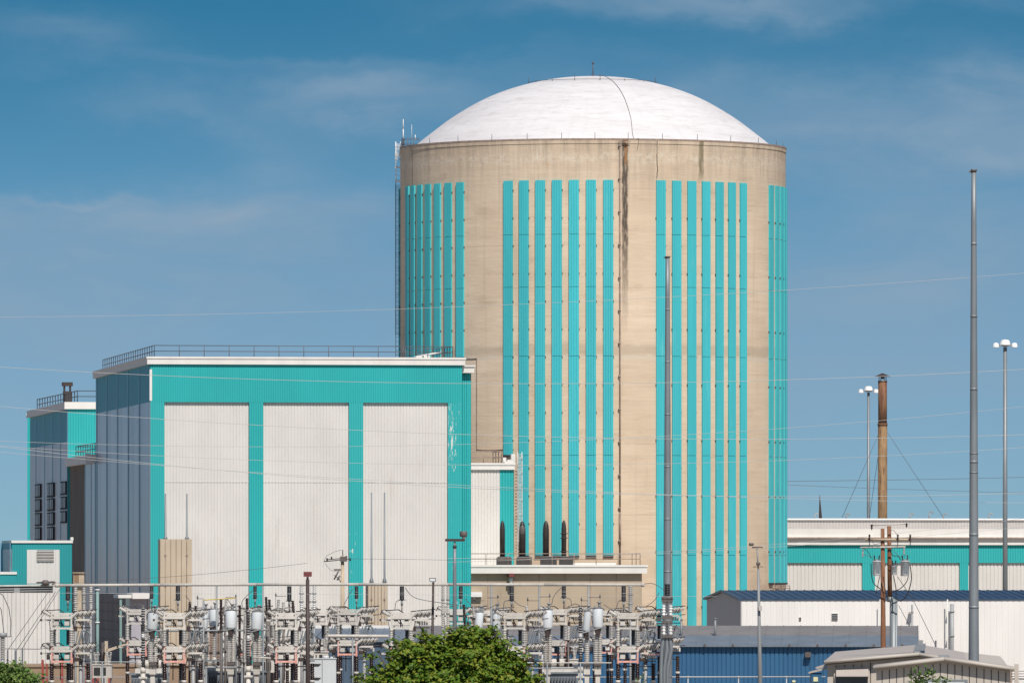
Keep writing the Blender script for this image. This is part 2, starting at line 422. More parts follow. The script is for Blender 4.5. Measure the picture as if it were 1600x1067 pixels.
hs = wn('ShaderNodeMix', data_type='RGBA', blend_type='MULTIPLY'); hs.inputs[0].default_value = 1; t.links.new(sky.outputs[0], hs.inputs[6]); t.links.new(tr_.outputs[0], hs.inputs[7])
# thin high cloud veils: soft banks at their own bearings and heights, broken up by wind-drawn noise
def wnoise(vec3, scale, detail, rough, dist=0.0):
    mp = wn('ShaderNodeVectorMath', operation='MULTIPLY'); t.links.new(tc.outputs['Generated'], mp.inputs[0]); mp.inputs[1].default_value = vec3
    no = wn('ShaderNodeTexNoise'); t.links.new(mp.outputs[0], no.inputs['Vector']); no.inputs['Scale'].default_value = scale; no.inputs['Detail'].default_value = detail
    no.inputs['Roughness'].default_value = rough; no.inputs['Distortion'].default_value = dist
    return no.outputs['Fac']
def wramp(v, a, b):
    mr = wn('ShaderNodeMapRange'); mr.interpolation_type = 'SMOOTHSTEP'; t.links.new(v, mr.inputs[0]); mr.inputs['From Min'].default_value = a; mr.inputs['From Max'].default_value = b
    return mr.outputs[0]
warp = wm('MULTIPLY', wm('SUBTRACT', wnoise((1, 1, 2), 45, 5, .6), .5), .016)
bear = wm('DIVIDE', sp.outputs[0], wm('ADD', wm('ABSOLUTE', sp.outputs[1]), .001)); elev = wm('ADD', sp.outputs[2], warp)
tot = None
for px, py, ax, ay, k in ((1250, 190, 520, 110, .85), (1600, 190, 260, 90, .6), (570, 160, 220, 60, .75), (270, 165, 170, 45, .5), (110, 50, 150, 45, .5), (1150, 0, 480, 45, .8), (180, 360, 520, 65, .75), (480, 320, 330, 70, .55),
                          (300, 480, 800, 110, .85), (1450, 440, 500, 190, .75), (450, 97, 450, 18, .22), (120, 313, 110, 12, .5), (440, 245, 80, 40, .4), (800, 620, 1400, 120, .5)):
    dx = wm('DIVIDE', wm('SUBTRACT', bear, (px - 800) / FPX), ax / FPX); dz = wm('DIVIDE', wm('SUBTRACT', elev, (HZ - py) / FPX), ay / FPX)
    d2 = wm('ADD', wm('MULTIPLY', dx, dx), wm('MULTIPLY', dz, dz)); g_ = wm('MULTIPLY', wm('POWER', 2.718, wm('MULTIPLY', d2, -1.6)), k)
    tot = g_ if tot is None else wm('ADD', tot, g_)
wisp = wm('ADD', wm('MULTIPLY', wramp(wnoise((1, 1, 3.6), 34, 6, .55, .5), .30, .72), .52), wm('MULTIPLY', wnoise((1, 1, 2.4), 16, 3, .5), .95))
cf = wm('MULTIPLY', wm('MULTIPLY', tot, wisp), CLOUD_K, True)
mx = wn('ShaderNodeMix', data_type='RGBA'); t.links.new(cf, mx.inputs[0]); t.links.new(hs.outputs[2], mx.inputs[6]); mx.inputs[7].default_value = CLOUD_C
t.links.new(mx.outputs[2], bg.inputs['Color'])
bg.inputs['Strength'].default_value = SKY_STR
sc.view_settings.view_transform = 'Standard'; sc.view_settings.look = 'None'; sc.view_settings.exposure = 0; sc.view_settings.gamma = 1
sc.cycles.max_bounces = 6; sc.cycles.use_denoising = True

# ------------------------------------------------------------------ ground
g = MB(); g.quad((-4000, -300, 0), (4000, -300, 0), (4000, 9000, 0), (-4000, 9000, 0))
tag(g.build('ground', 'ground_gravel'), kind='structure')

# ------------------------------------------------------------------ containment
CY = 725.0; CX = X(926.5, CY)
cont = empty('containment_building', (CX, CY, 0), 'huge round concrete reactor building with teal vertical strips and white dome', 'reactor building')
def phi_of(px):
    d = (px - 926.5) / 301.0; d = max(-.9997, min(.9997, d)); p = math.asin(d)
    for _ in range(30): p = math.asin(max(-1, min(1, d * (1 - .024 * math.cos(p)))))
    return p
def cz(py, phi=0.0): return CZ + (HZ - py) / FPX * (CY - RC * math.cos(phi))
def cyl(r, phi, z): return (CX + r * math.sin(phi), CY - r * math.cos(phi), z)
ZT = cz(217)
def ring_shell(mb, prof, n=192, mi=0, smooth=True, uvr=RC):
    pts = []
    for r, z in prof:
        for i in range(n):
            a = -PI + 2 * PI * i / n
            pts.append(cyl(r, a, z))
    fs = []; uvs = []
    arc = [0]
    for k in range(len(prof) - 1): arc.append(arc[-1] + math.hypot(prof[k + 1][0] - prof[k][0], prof[k + 1][1] - prof[k][1]))
    for k in range(len(prof) - 1):
        for i in range(n):
            j = (i + 1) % n
            fs.append((k * n + i, k * n + j, (k + 1) * n + j, (k + 1) * n + i))
            u0 = (-PI + 2 * PI * i / n) * uvr; u1 = (-PI + 2 * PI * (i + 1) / n) * uvr
            v0, v1 = (prof[k][1], prof[k + 1][1]) if uvr == RC else (arc[k], arc[k + 1])
            uvs.append([(u0, v0), (u1, v0), (u1, v1), (u0, v1)])
    mb.add(pts, fs, mi, smooth, uvs)
m = MB(); ring_shell(m, [(RC, 0), (RC, ZT - .42)])
ring_shell(m, [(RC, ZT - .42), (RC + .05, ZT - .42), (RC + .05, ZT), (RC - .55, ZT), (RC - .55, ZT - .8), (RC - 1.6, ZT - .8)], smooth=False)
m.build('shell_wall', 'weathered_concrete', cont)
m = MB(); ring_shell(m, [(RC + .055, ZT - .10), (RC + .075, ZT - .10), (RC + .075, ZT + .04), (RC - .6, ZT + .04)], smooth=False)
m.build('rim_flashing', 'rail_brown', cont)
# dome
zap = CZ + (HZ - 120) / FPX * CY; SCL = CY / FPX
pp = [(0, 0), (25, .6), (51, 2.5), (76, 6.5), (101, 12), (126, 19), (151, 28), (176, 39.5), (201, 54), (226, 70), (251, 90), (272, 106), (284, 117), (290, 124)]
def dome_z(r):
    q = r / SCL / 1.012
    for (a, b), (c, d) in zip(pp[:-1], pp[1:]):
        if q <= c:
            return zap - (b + (d - b) * (q - a) / (c - a)) * SCL
    return zap - pp[-1][1] * SCL
rr = [i * 16.6 / 46 for i in range(47)]
# smooth the table
zs = [dome_z(r) for r in rr]
for _ in range(5): zs = [zs[0]] + [(zs[i - 1] + 2 * zs[i] + zs[i + 1]) / 4 for i in range(1, 46)] + [zs[46]]
zs[0] = zs[1] + .005
def dsurf(r):
    i = min(45, int(r / (16.6 / 46))); fr_ = r / (16.6 / 46) - i
    return zs[i] + (zs[i + 1] - zs[i]) * fr_
m = MB(); ring_shell(m, [(max(r, .01), z) for r, z in reversed(list(zip(rr, zs)))], uvr=11.0)
dome = m.build('dome', 'dome_paint', cont)
m = MB()
for i in range(72):
    a = 2 * PI * i / 72; b = 2 * PI * (i + 1) / 72; r_ = 5.85; z_ = dsurf(r_) + .12
    m.tube(cyl(r_, a, z_), cyl(r_, b, z_), .022, None, 4, 0, False)
for i in range(16):
    a = 2 * PI * i / 16 + .1; r_ = 5.85
    m.tube(cyl(r_, a, dsurf(r_)), cyl(r_, a, dsurf(r_) + (.55 if i % 3 == 0 else .2)), .025, None, 4)
mer = [(0.6, 40), (1.6, 24), (3, 18.5), (5.0, 16.0), (8, 15.0), (11, 14.4), (14, 13.4), (15.8, 12.2), (16.55, 12.2)]
pts = []
for (ra, pa), (rb, pb) in zip(mer[:-1], mer[1:]):
    for q in range(5):
        k = q / 5; r_ = ra + (rb - ra) * k; pts.append(cyl(r_, R(pa + (pb - pa) * k), dsurf(r_) + .05))
pts.append(cyl(16.9, R(12.6), ZT + .05)); pts.append(cyl(RC + .08, R(12.9), ZT + .05)); pts.append(cyl(RC + .08, R(12.3), ZT - 1.0))
m.path(pts, .019, 5)
m.build('lightning_cable', 'wire_dark', dome)
m = MB()
top = Vector(cyl(.2, 0, zs[0]))
m.tube(top, top + Vector((0, 0, 1.15)), .05); m.tube(top + Vector((0, 0, 1.15)), top + Vector((0, 0, 1.32)), .11); m.tube(top + Vector((0, 0, 0)), top + Vector((0, 0, .2)), .13)
m.build('finial', 'rail_grey', dome)
m = MB()
for a in range(-84, 90, 12):
    aa = R(a + 4 * math.sin(a)); m.tube(cyl(RC - .25, aa, ZT), cyl(RC - .25, aa, ZT + .55), .025, None, 5)
m.build('lightning_rods', 'rail_grey', cont)
# teal strips
seams = [366, 448, 556, 711, 867]
zse = [cz(s) for s in seams]
def strip(a0, a1, z0, z1):
    m = MB(); n = 12
    cuts = [z1] + [z for z in zse if z0 + .5 < z < z1 - .5] + [z0]
    ro, ri = RC + .16, RC + .125
    prof = []
    for i in range(4):
        w = (a1 - a0) / 4; b = a0 + w * i
        prof += [(b + w * (.04 if i else 0), ro), (b + w * .84, ro), (b + w * .90, ri)] if i < 3 else [(b + w * .04, ro), (a1, ro)]
    for zt, zb in zip(cuts[:-1], cuts[1:]):
        t_, b_ = zt - .018, zb + .018
        pts = [];
        full = [(a0, RC - .02)] + prof + [(a1, RC - .02)]
        for a, r in full: pts += [cyl(r, a, b_), cyl(r, a, t_)]
        fs = [(2 * i, 2 * i + 2, 2 * i + 3, 2 * i + 1) for i in range(len(full) - 1)]
        fs.append(tuple(2 * i + 1 for i in range(len(full)))); fs.append(tuple(2 * i for i in reversed(range(len(full)))))
        m.add(pts, fs, 0)
    # backing in the joints
    p = []
    for a in (a0 + .001, (a0 + a1) / 2, a1 - .001): p += [cyl(RC + .07, a, z0 + .05), cyl(RC + .07, a, z1 - .05)]
    m.add(p, [(0, 2, 3, 1), (2, 4, 5, 3)], 1)
    # little bracket clips along the edges
    z = z1 - .9; k = 0
    while z > z0 + .5:
        for a, da in (((a0, -.0028), (a1, .0028)) if k % 2 else ((a1, .0034),)):
            pq = []
            for aa in (a, a + da):
                for r in (RC + .02, RC + .10):
                    for dz in (-.07, .07): pq.append(cyl(r, aa, z + dz))
            m.add(pq, [(0, 1, 3, 2), (4, 6, 7, 5), (0, 4, 5, 1), (2, 3, 7, 6), (1, 5, 7, 3), (0, 2, 6, 4)], 2)
        z -= 2.45; k += 1
    # closed foot
    p = []
    for r in (RC - .02, RC + .19):
        for a in (a0 - .001, a1 + .001):
            for zz_ in (z0 - .12, z0 + .05): p.append(cyl(r, a, zz_))
    m.add(p, [(0, 1, 3, 2), (4, 6, 7, 5), (0, 4, 5, 1), (2, 3, 7, 6), (1, 5, 7, 3), (0, 2, 6, 4)], 2)
    m.build('cladding_strip', ['teal_panel', 'side_teal', 'dark_brown_metal'], cont)
ztop = cz(281)
W_ = R(2.87)
PH = 4.97
def group(start_deg, n, foot):
    for k in range(n):
        a = R(start_deg + PH * k)
        f = foot(k)
        strip(a, a + W_, f, ztop)
def deg(px): return math.degrees(phi_of(px))
group(deg(712) - 6 * PH, 7, lambda k: 10.0)
group(deg(785), 7, lambda k: cz(868) if k else cz(711))
group(deg(1022), 7, lambda k: 3.0)
group(deg(1199.5), 7, lambda k: cz(911, 1.2))
group(deg(1199.5) + 46.6, 7, lambda k: 8.0)
group(deg(712) - 6 * PH - 46.6, 7, lambda k: 10.0)
# downpipe
m = MB(); a = phi_of(965.5)
m.tube(cyl(RC + .13, a, cz(884)), cyl(RC + .13, a, cz(223)), .062, None, 8)
m.tube(cyl(RC + .13, a, cz(852)), cyl(RC + .13, a, cz(800)), .09, None, 8)
z = cz(228)
while z > cz(880):
    m.tube(cyl(RC + .13, a - .003, z - .06), cyl(RC + .13, a - .003, z + .06), .12, None, 8)
    m.tube(cyl(RC + .0, a, z), cyl(RC + .16, a, z), .05, None, 6)
    z -= 2.9
m.tube(cyl(RC + .02, a, cz(222)), cyl(RC + .2, a, cz(222)), .13, None, 8)
m.build('downpipe', 'rail_brown', cont)
m = MB()
hook = phi_of(975); m.tube(cyl(RC, hook, cz(223)), cyl(RC + .3, hook, cz(223)), .1, None, 8); m.tube(cyl(RC + .25, hook - .02, cz(222)), cyl(RC + .25, hook + .02, cz(222)), .04, None, 6)
m.build('scupper', 'rail_brown', cont)
# conduit by the turbine building
m = MB(); q = lambda px, py: cyl(RC + .05, phi_of(px), cz(py, phi_of(px)))
m.path([q(727, 560.3), q(735, 560.3), q(743, 560), q(743, 620), q(743, 660), q(743, 702), q(752, 703), q(768, 703), q(785, 702), q(800, 702)], .035, 6)
m.build('conduit', 'rail_brown', cont)
# caged ladder on the left edge
m = MB(); a = R(-90.0)
lx0, lx1 = X(618.5, CY), X(626, CY); yb = CY - .35; zt = Z(222, CY); zb = Z(558, CY)
def ladder(m, x0, x1, y, z0, z1, cage=True, r=.04, depth=.75, step=.4, mi=0):
    m.tube((x0, y, z0), (x0, y, z1), r, None, 6, mi); m.tube((x1, y, z0), (x1, y, z1), r, None, 6, mi)
    z = z0 + .2
    while z < z1: m.tube((x0, y, z), (x1, y, z), r * .5, None, 4, mi, False); z += step
    if cage:
        z = z0 + 2.0; cx_ = (x0 + x1) / 2; hw = (x1 - x0) / 2 + .06; ring = []
        for i in range(9):
            an = PI * i / 8; ring.append((cx_ - math.cos(an) * hw, y - math.sin(an) * depth))
        while z < z1:
            m.path([(x, yy, z) for x, yy in ring], r * .55, 4, mi); z += 1.2
        for i in (1, 3, 4, 5, 7): m.tube((ring[i][0], ring[i][1], z0 + 2), (ring[i][0], ring[i][1], z1 - .2), r * .45, None, 4, mi, False)
ladder(m, lx0, lx1, yb, zb, Z(285, CY), r=.028)
m.build('ladder', 'rail_grey', cont)
m = MB(); ladder(m, lx0, lx1, yb, Z(285, CY), zt, r=.045)
z = Z(260, CY)
for py in (243, 262, 284): m.box(lx0 - .1, lx1 + .5, yb, yb + .1, Z(py, CY) - .07, Z(py, CY) + .07)
m.build('ladder_top', 'white_paint', cont)
m = MB(); x0 = X(626, CY)
for py in (300, 330, 370, 400, 430, 460, 490, 520, 545): m.box(x0 - .05, CX - RC + .25, yb - .04, yb + .04, Z(py, CY) - .04, Z(py, CY) + .04)
m.build('ladder_bracket', 'rail_grey', cont)
# platform with rails and aerials on the rim
m = MB(); xa, xb = X(628, CY), X(655, CY); zp = Z(234, CY)
m.box(xa, xb, CY - 1.3, CY + 1.2, zp, zp + .06)
railing(m, [(xb, CY - 1.3), (xa, CY - 1.3), (xa, CY + 1.2), (xb, CY + 1.2)], zp, .95, .55, .028)
m.box(X(629, CY), X(632.5, CY), CY - 1.2, CY - .9, zp + .05, zp + .85)
m.build('platform', 'rail_grey', cont)
m = MB()
m.tube((X(630.3, CY), CY - 1, zp + .8), (X(630.3, CY), CY - 1, Z(203, CY)), .05); m.tube((X(630.3, CY), CY - 1, Z(204, CY)), (X(630.3, CY), CY - 1, Z(187.5, CY)), .035)
m.tube((X(643.5, CY), CY - 1, zp + .8), (X(643.5, CY), CY - 1, Z(196, CY)), .02)
m.tube((X(649, CY), CY - 1, zp + .8), (X(649, CY), CY - 1, Z(212, CY)), .045)
m.build('aerial', 'porcelain_white', cont)
m = MB()
rx = CX + RC * math.sin(1.35)
m.box(X(1206, 716), X(1234, 716), 714, 717, 0, Z(922, 716))
railing(m, [(X(1207, 716), 714.2), (X(1233, 716), 714.2)], Z(922, 716), .42, .5, .05)
m.tube((X(1213, 716), 715, Z(922, 716)), (X(1213, 716), 715, Z(914, 716)), .13); m.tube((X(1213, 716), 715, Z(916, 716)), (X(1221, 716), 715, Z(916, 716)), .10)
m.build('base_platform', 'rail_brown', cont)

# ------------------------------------------------------------------ turbine building (big left block)
f = Fr(235, 645.0)
UW = f.u(722); VB = f.v(150.5); zTop = f.z(558); zCor = f.z(569); zHead = f.z(628)
tb = empty('turbine_building', f.w(0, 0, 0), 'large flat roofed building with three tall white panels framed in teal', 'industrial building')
m = MB(f); m.box(.3, UW - .05, .30, VB, 0, zCor - .05); m.build('core_wall', 'side_siding', tb)
N = (ST, -CT, 0); NS = (-CT, -ST, 0)
def front(mb, u0, u1, v, z0, z1, pitch=.27, depth=.035, mi=0, fr=None):
    fr = fr or f
    a = fr.w(u0, v, 0); b = fr.w(u1, v, 0); s_, mb.fr = mb.fr, None
    mb.corr(a, b, z0, z1, pitch, depth, (fr.s, -fr.c, 0), mi); mb.fr = s_
def side(mb, v0, v1, u, z0, z1, pitch=.9, depth=.05, mi=0, fr=None):
    fr = fr or f
    a = fr.w(u, v1, 0); b = fr.w(u, v0, 0); s_, mb.fr = mb.fr, None
    mb.corr(a, b, z0, z1, pitch, depth, (-fr.c, -fr.s, 0), mi); mb.fr = s_
for i, (a, b) in enumerate(((257, 389.5), (411.5, 545.5), (567.5, 700))):
    m = MB(f); front(m, f.u(a) - .02, f.u(b) + .02, .235, 0, zHead + .1, .26)
    zj = f.z(752.5); m.box(f.u(a), f.u(b), .180, .203, zj - .035, zj + .035)
    m.build('white_panel', 'white_siding', tb)
m = MB(f); m.box(0, UW, 0.005, .26, zHead, zCor); front(m, 0, UW, 0, zHead, zCor, .185, .03)
m.build('header_band', 'teal_siding', tb)
for k, (a, b, mt) in enumerate(((235, 257, 'teal_peeling_slight'), (389.5, 411.5, 'teal_siding'), (545.5, 567.5, 'teal_peeling'), (700, 722, 'teal_peeling_much'))):
    m = MB(f); u0, u1 = f.u(a), f.u(b); m.box(u0 + .001, u1 - .001, .006, .29, 0, zHead - .002); front(m, u0 + .001, u1 - .001, 0, 0, zHead - .002, .185, .03)
    m.build('pilaster', mt, tb)
m = MB(f)
for px, pa, pb in ((235.6, 577, 626), (562, 577, 626)):
    u0 = f.u(px); m.box(u0 - .10, u0 + .10, -.038, -.033, f.z(pb), f.z(pa)) if px < 300 else None
m.build('corner_patch', 'white_trim', tb)
m = MB(f); m.box(-.28, UW + .22, -.22, VB + .3, zCor, zTop); m.box(-.34, UW + .28, -.28, VB + .36, zTop - .12, zTop + .05)
m.build('cornice', 'white_trim', tb)
# stepped-back right end
m = MB(f); u0, u1 = UW, f.u(736, .8); m.box(u0, u1, .8, VB * .55, 0, f.z(582, 0, .8)); front(m, u0, u1, .8, 0, f.z(582, 0, .8), .185, .03)
m.build('end_wall', 'teal_siding', tb)
m = MB(f); m.box(UW - .15, f.u(740.5, .4), .25, VB * .55, f.z(581, 0, .5), f.z(570.5, 0, .5)); m.box(UW - .1, f.u(742, .4), .15, VB * .55, f.z(571.5, 0, .5), f.z(569, 0, .5))
m.build('end_cornice', 'white_trim', tb)
# shaded left side
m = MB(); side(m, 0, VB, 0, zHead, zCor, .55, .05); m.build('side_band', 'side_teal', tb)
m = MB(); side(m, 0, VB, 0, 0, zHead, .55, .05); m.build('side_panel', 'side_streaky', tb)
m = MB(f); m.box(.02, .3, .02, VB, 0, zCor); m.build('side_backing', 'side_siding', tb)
m = MB(f); zpl = f.z(930); m.box(-.14, .02, .35, VB, 0, zpl)
for k in range(9): m.box(-.16, -.14, .35, VB, zpl * k / 9 + .02, zpl * k / 9 + .06, 1)
m.build('side_plinth', ['block_plinth', 'brown_concrete'], tb)
m = MB(f)
for px in (152.3, 168, 184.8, 201.5, 219):
    v = f.v(px); m.box(-.09, .0, v - .3, v + .3, 0, zCor)
m.build('side_rib', 'side_strip', tb)
m = MB(f)
railing(m, [f.w(f.u(708, 2), 2.4, 0)[:2], f.w(.5, 2.0, 0)[:2], f.w(.4, VB - 2, 0)[:2]], zTop + .05, 1.02, 2.0, .034)
railing(m, [f.w(f.u(708, 2), 2.4, 0)[:2], f.w(f.u(700, 2), 9, 0)[:2], f.w(f.u(650, 2), 9, 0)[:2]], zTop + .05, 1.02, 1.2, .034)
m.fr = None
m = MB(); rl = [f.w(f.u(708, 2), 2.4, 0)[:2], f.w(.5, 2.0, 0)[:2], f.w(.4, VB - 2, 0)[:2]]
railing(m, rl, zTop + .05, .95, 2.0, .036)
railing(m, [rl[0], f.w(f.u(700, 2), 9, 0)[:2], f.w(f.u(650, 2), 9, 0)[:2]], zTop + .05, .95, 1.2, .036)
m.build('roof_railing', 'rail_grey', tb)
m = MB(f)
for px in (650, 662, 671, 684):
    u = f.u(px, 3.5); m.box(u, u + .5, 3.4, 3.8, zTop, zTop + .22 + .1 * math.sin(px))
m.tube((f.u(648, 4), 4, zTop + .2), (f.u(690, 4), 4, zTop + .6), .06)
m.build('roof_duct', 'white_trim', tb)

# ------------------------------------------------------------------ link block behind it (lower, white sided then brown)
V2 = f.v(133.2); V3 = f.v(109.5)
lk = empty('link_building', f.w(0, VB, 0), 'lower link block with dark brown wall between the two tall teal buildings', 'industrial building')
zl = f.z(723, 0, VB); 
m = MB(f); m.box(.1, 16, VB + .35, V3, 0, zl); m.build('core_wall', 'brown_concrete', lk)
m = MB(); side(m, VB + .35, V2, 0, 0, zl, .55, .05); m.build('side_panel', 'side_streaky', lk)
m = MB(f); m.box(-.02, .4, V2, V3, 0, zl - .01); m.build('brown_wall', 'brown_concrete', lk)
m = MB(f)
for v in (VB + .5, VB + 4.6, V2 - .3): m.box(-.08, -.0, v - .2, v + .2, 0, zl)
m.build('side_rib', 'side_strip', lk)
m = MB(f); m.box(-.45, 16, VB + .4, V3 + .3, zl, zl + .75); m.box(-.9, -.45, VB + .4, VB + 1.2, zl - .1, zl + .8); m.build('cornice', 'white_trim', lk)
m = MB(); railing(m, [f.w(.2, VB + 1, 0)[:2], f.w(.2, V3 - 4, 0)[:2], f.w(12, V3 - 4, 0)[:2]], zl + .75, 1.0, 2.4, .04); m.build('roof_railing', 'rail_grey', lk)

# ------------------------------------------------------------------ second tall block far left
fb = Fr(106.5, 722.5 + .6)
V0b = 0.0; VBb = fb.v(47.8); zt2 = fb.z(628); zc2 = fb.z(639); zh2 = fb.z(690)
b2 = empty('auxiliary_building', fb.w(0, 0, 0), 'tall teal and grey block at far left with slatted windows and a roof stack', 'industrial building')
m = MB(fb); m.box(.3, 22, .3, VBb, 0, zc2 - .02); m.build('core_wall', 'side_siding', b2)
m = MB(fb); m.box(0, 22, .01, .3, 0, zc2); front(m, 0, 22, 0, 0, zc2, .24, .04, fr=fb); m.build('front_wall', 'teal_siding', b2)
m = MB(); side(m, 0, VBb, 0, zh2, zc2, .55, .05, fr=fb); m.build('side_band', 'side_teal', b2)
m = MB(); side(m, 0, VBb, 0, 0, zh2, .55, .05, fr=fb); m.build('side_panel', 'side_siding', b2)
m = MB(fb)
for px in (57, 70.5, 83, 95.5): v = fb.v(px); m.box(-.08, 0, v - .28, v + .28, 0, zc2)
m.box(-.08, 0, .02, .6, 0, zc2)
m.build('side_rib', 'side_strip', b2)
m = MB(fb); m.box(-.35, 22, -.25, VBb + .3, zc2, zt2); m.build('cornice', 'white_trim', b2)
for (pa, pb), rows in (((57.5, 66), ((756, 777.5), (779.5, 799), (801, 821.5), (823.5, 844))), ((76.5, 86.5), ((754, 776.5), (778.5, 798), (800, 820.5), (822.5, 844))), ((97.5, 106), ((752, 773), (775.5, 795.5), (798, 817)))):
    for a, b in rows:
        v0, v1 = fb.v(pb), fb.v(pa); vm = (v0 + v1) / 2
        m = MB(fb); m.box(-.20, -.06, v0, v1, fb.z(b, 0, vm), fb.z(a, 0, vm))
        w = m.build('window', 'dark_gap', b2)
        m = MB(fb)
        n = 4
        for k in range(n):
            vv = v0 + (v1 - v0) * (k + .5) / n; m.box(-.235, -.20, vv - (v1 - v0) / n * .14, vv + (v1 - v0) / n * .14, fb.z(b, 0, vm) + .15, fb.z(a, 0, vm) - .12)
        m.build('slats', 'side_streaky', w)
m = MB(); railing(m, [fb.w(20, 2, 0)[:2], fb.w(1, 2, 0)[:2], fb.w(.4, VBb - 3, 0)[:2]], zt2, 1.05, 2.6, .045); m.build('roof_railing', 'rail_grey', b2)
m = MB(fb)
v = 14.0; ua, ub = fb.u(99.5, v), fb.u(112, v); zz0 = zt2
m.box(ua, ub, v, v + .9, zz0, fb.z(611, 0, v)); m.box(ua - .1, ub + .1, v - .1, v + 1, fb.z(603, 0, v), fb.z(597, 0, v))
for u in (ua + .04, ub - .16): m.box(u, u + .12, v + .02, v + .14, fb.z(611, 0, v), fb.z(603, 0, v)); m.box(u, u + .12, v + .76, v + .88, fb.z(611, 0, v), fb.z(603, 0, v))
m.build('roof_stack', 'dark_brown_metal', b2)
fz2 = Fr(42.6, 803.0, R(3.44)); rz_ = empty('rear_building', fz2.w(0, 0, 0), 'narrow sliver of a farther teal building at the far left edge of the slatted block', 'industrial building')
m = MB(fz2); m.box(0, 20, .02, 12, 0, fz2.z(649)); front(m, 0, 20, 0, 0, fz2.z(649), .3, .03, fr=fz2); m.build('wall', 'teal_siding', rz_)
m = MB(fz2); m.box(-.1, 20, -.1, 12, fz2.z(649), fz2.z(646)); m.build('roof_edge', 'white_trim', rz_)

# ------------------------------------------------------------------ small teal block at bottom left
fc = Fr(19, 615.0)
sm = empty('louvered_building', fc.w(0, 0, 0), 'low teal building with a white louvered panel at the lower left', 'industrial building')
U2 = fc.u(112.5); zt3 = fc.z(844); zc3 = fc.z(848); VBc = fc.v(4)
m = MB(fc); m.box(0, U2, .05, VBc, 0, zc3); front(m, 0, U2, .02, 0, zc3, .2, .02, fr=fc); m.build('front_wall', 'teal_dull', sm)
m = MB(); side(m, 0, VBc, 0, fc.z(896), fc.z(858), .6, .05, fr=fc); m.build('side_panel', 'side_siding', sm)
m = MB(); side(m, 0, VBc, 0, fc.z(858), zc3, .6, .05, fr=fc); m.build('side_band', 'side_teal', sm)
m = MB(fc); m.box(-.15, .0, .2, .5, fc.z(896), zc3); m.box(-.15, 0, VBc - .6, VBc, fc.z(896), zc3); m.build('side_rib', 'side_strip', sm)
m = MB(fc); m.box(-.06, U2 + .06, -.1, VBc + .1, zc3, zt3); m.box(U2 - .1, U2 + .1, -.12, .6, zt3, zt3 + .25); m.build('parapet', 'white_trim', sm)
m = MB(fc); front(m, fc.u(42), fc.u(93), -.06, 0, fc.z(858.5), .3, .02, fr=fc); m.box(fc.u(42), fc.u(93), -.05, .04, 0, fc.z(858.5)); wp = m.build('white_panel', 'white_siding', sm)
m = MB(fc)
for k in range(7):
    y = 859.5 + k * 2.35; m.box(fc.u(57.5), fc.u(84), -.14, -.07, fc.z(y + 1.0), fc.z(y))
m.build('louver', 'dark_gap', sm)
m = MB(fc)
for k in range(7):
    y = 859.5 + k * 2.35; m.xprism([(-.09, fc.z(y + 1.0)), (-.22, fc.z(y + 2.2)), (-.20, fc.z(y + 2.35)), (-.09, fc.z(y + 1.3))], fc.u(57.3), fc.u(84.2))
m.build('louver_blade', 'white_trim', sm)
m = MB(fc); m.box(-20, -.02, 3, VBc, 0, fc.z(897)); m.box(-20, .3, -.05, 3, 0, fc.z(897)); m.build('low_wing', 'teal_dull', sm)
m = MB(fc); m.box(-20, .35, -.12, 3.1, fc.z(897), fc.z(893)); m.build('low_wing_parapet', 'white_trim', sm)
m = MB(fc); m.box(-6, -.9, .5, 3, fc.z(893), fc.z(867)); m.build('roof_hood', 'side_siding', sm)

# low white building with a dark strip under its roof edge
fd = Fr(-120, 596.0)
lw = empty('white_annex', fd.w(0, 0, 0), 'low plain white walled annex in front of the small teal building', 'industrial building')
u1 = fd.u(92)
m = MB(fd); m.box(0, u1, 0, 9, 0, fd.z(925.5)); front(m, 0, u1, 0, 0, fd.z(925.5), .32, .015, fr=fd); m.build('wall', 'white_siding', lw)
u2 = fd.u(83)
m = MB(fd); m.box(0, u2, .3, 8.5, fd.z(925.5), fd.z(914.5)); m.build('clerestory', 'near_black_metal', lw)
m = MB(fd)
m.tube((0, .1, fd.z(922.5)), (u2, .1, fd.z(918.5)), .06); m.tube((0, .05, fd.z(925)), (u2, .05, fd.z(922.5)), .05); m.box(fd.u(22), fd.u(31), .0, .28, fd.z(925.5), fd.z(918))
m.build('pipe_run', 'galvanised', lw)
m = MB(fd); m.box(0, u2 + .2, -.1, 8.8, fd.z(914.5), fd.z(913)); m.build('roof_edge', 'teal_siding', lw)

# small shelter beside turbine building
fe = Fr(187, 600.0)
sh = empty('white_roofed_shelter', fe.w(0, 0, 0), 'small grey shelter with a white roof slab against the shaded wall', 'shelter')
u1 = fe.u(233)
m = MB(fe); m.box(.8, u1 - .1, .6, 4, 0, fe.z(934)); m.build('wall', 'side_siding', sh)
m = MB(fe); m.box(-.1, u1, 0, 4.2, fe.z(934), fe.z(929)); m.box(u1 * .42, u1, -.3, 4.3, fe.z(935), fe.z(926)); m.build('roof', 'white_trim', sh)
m = MB(fe); m.box(0, .18, .1, .28, 0, fe.z(934)); m.build('post', 'green_pipe', sh)

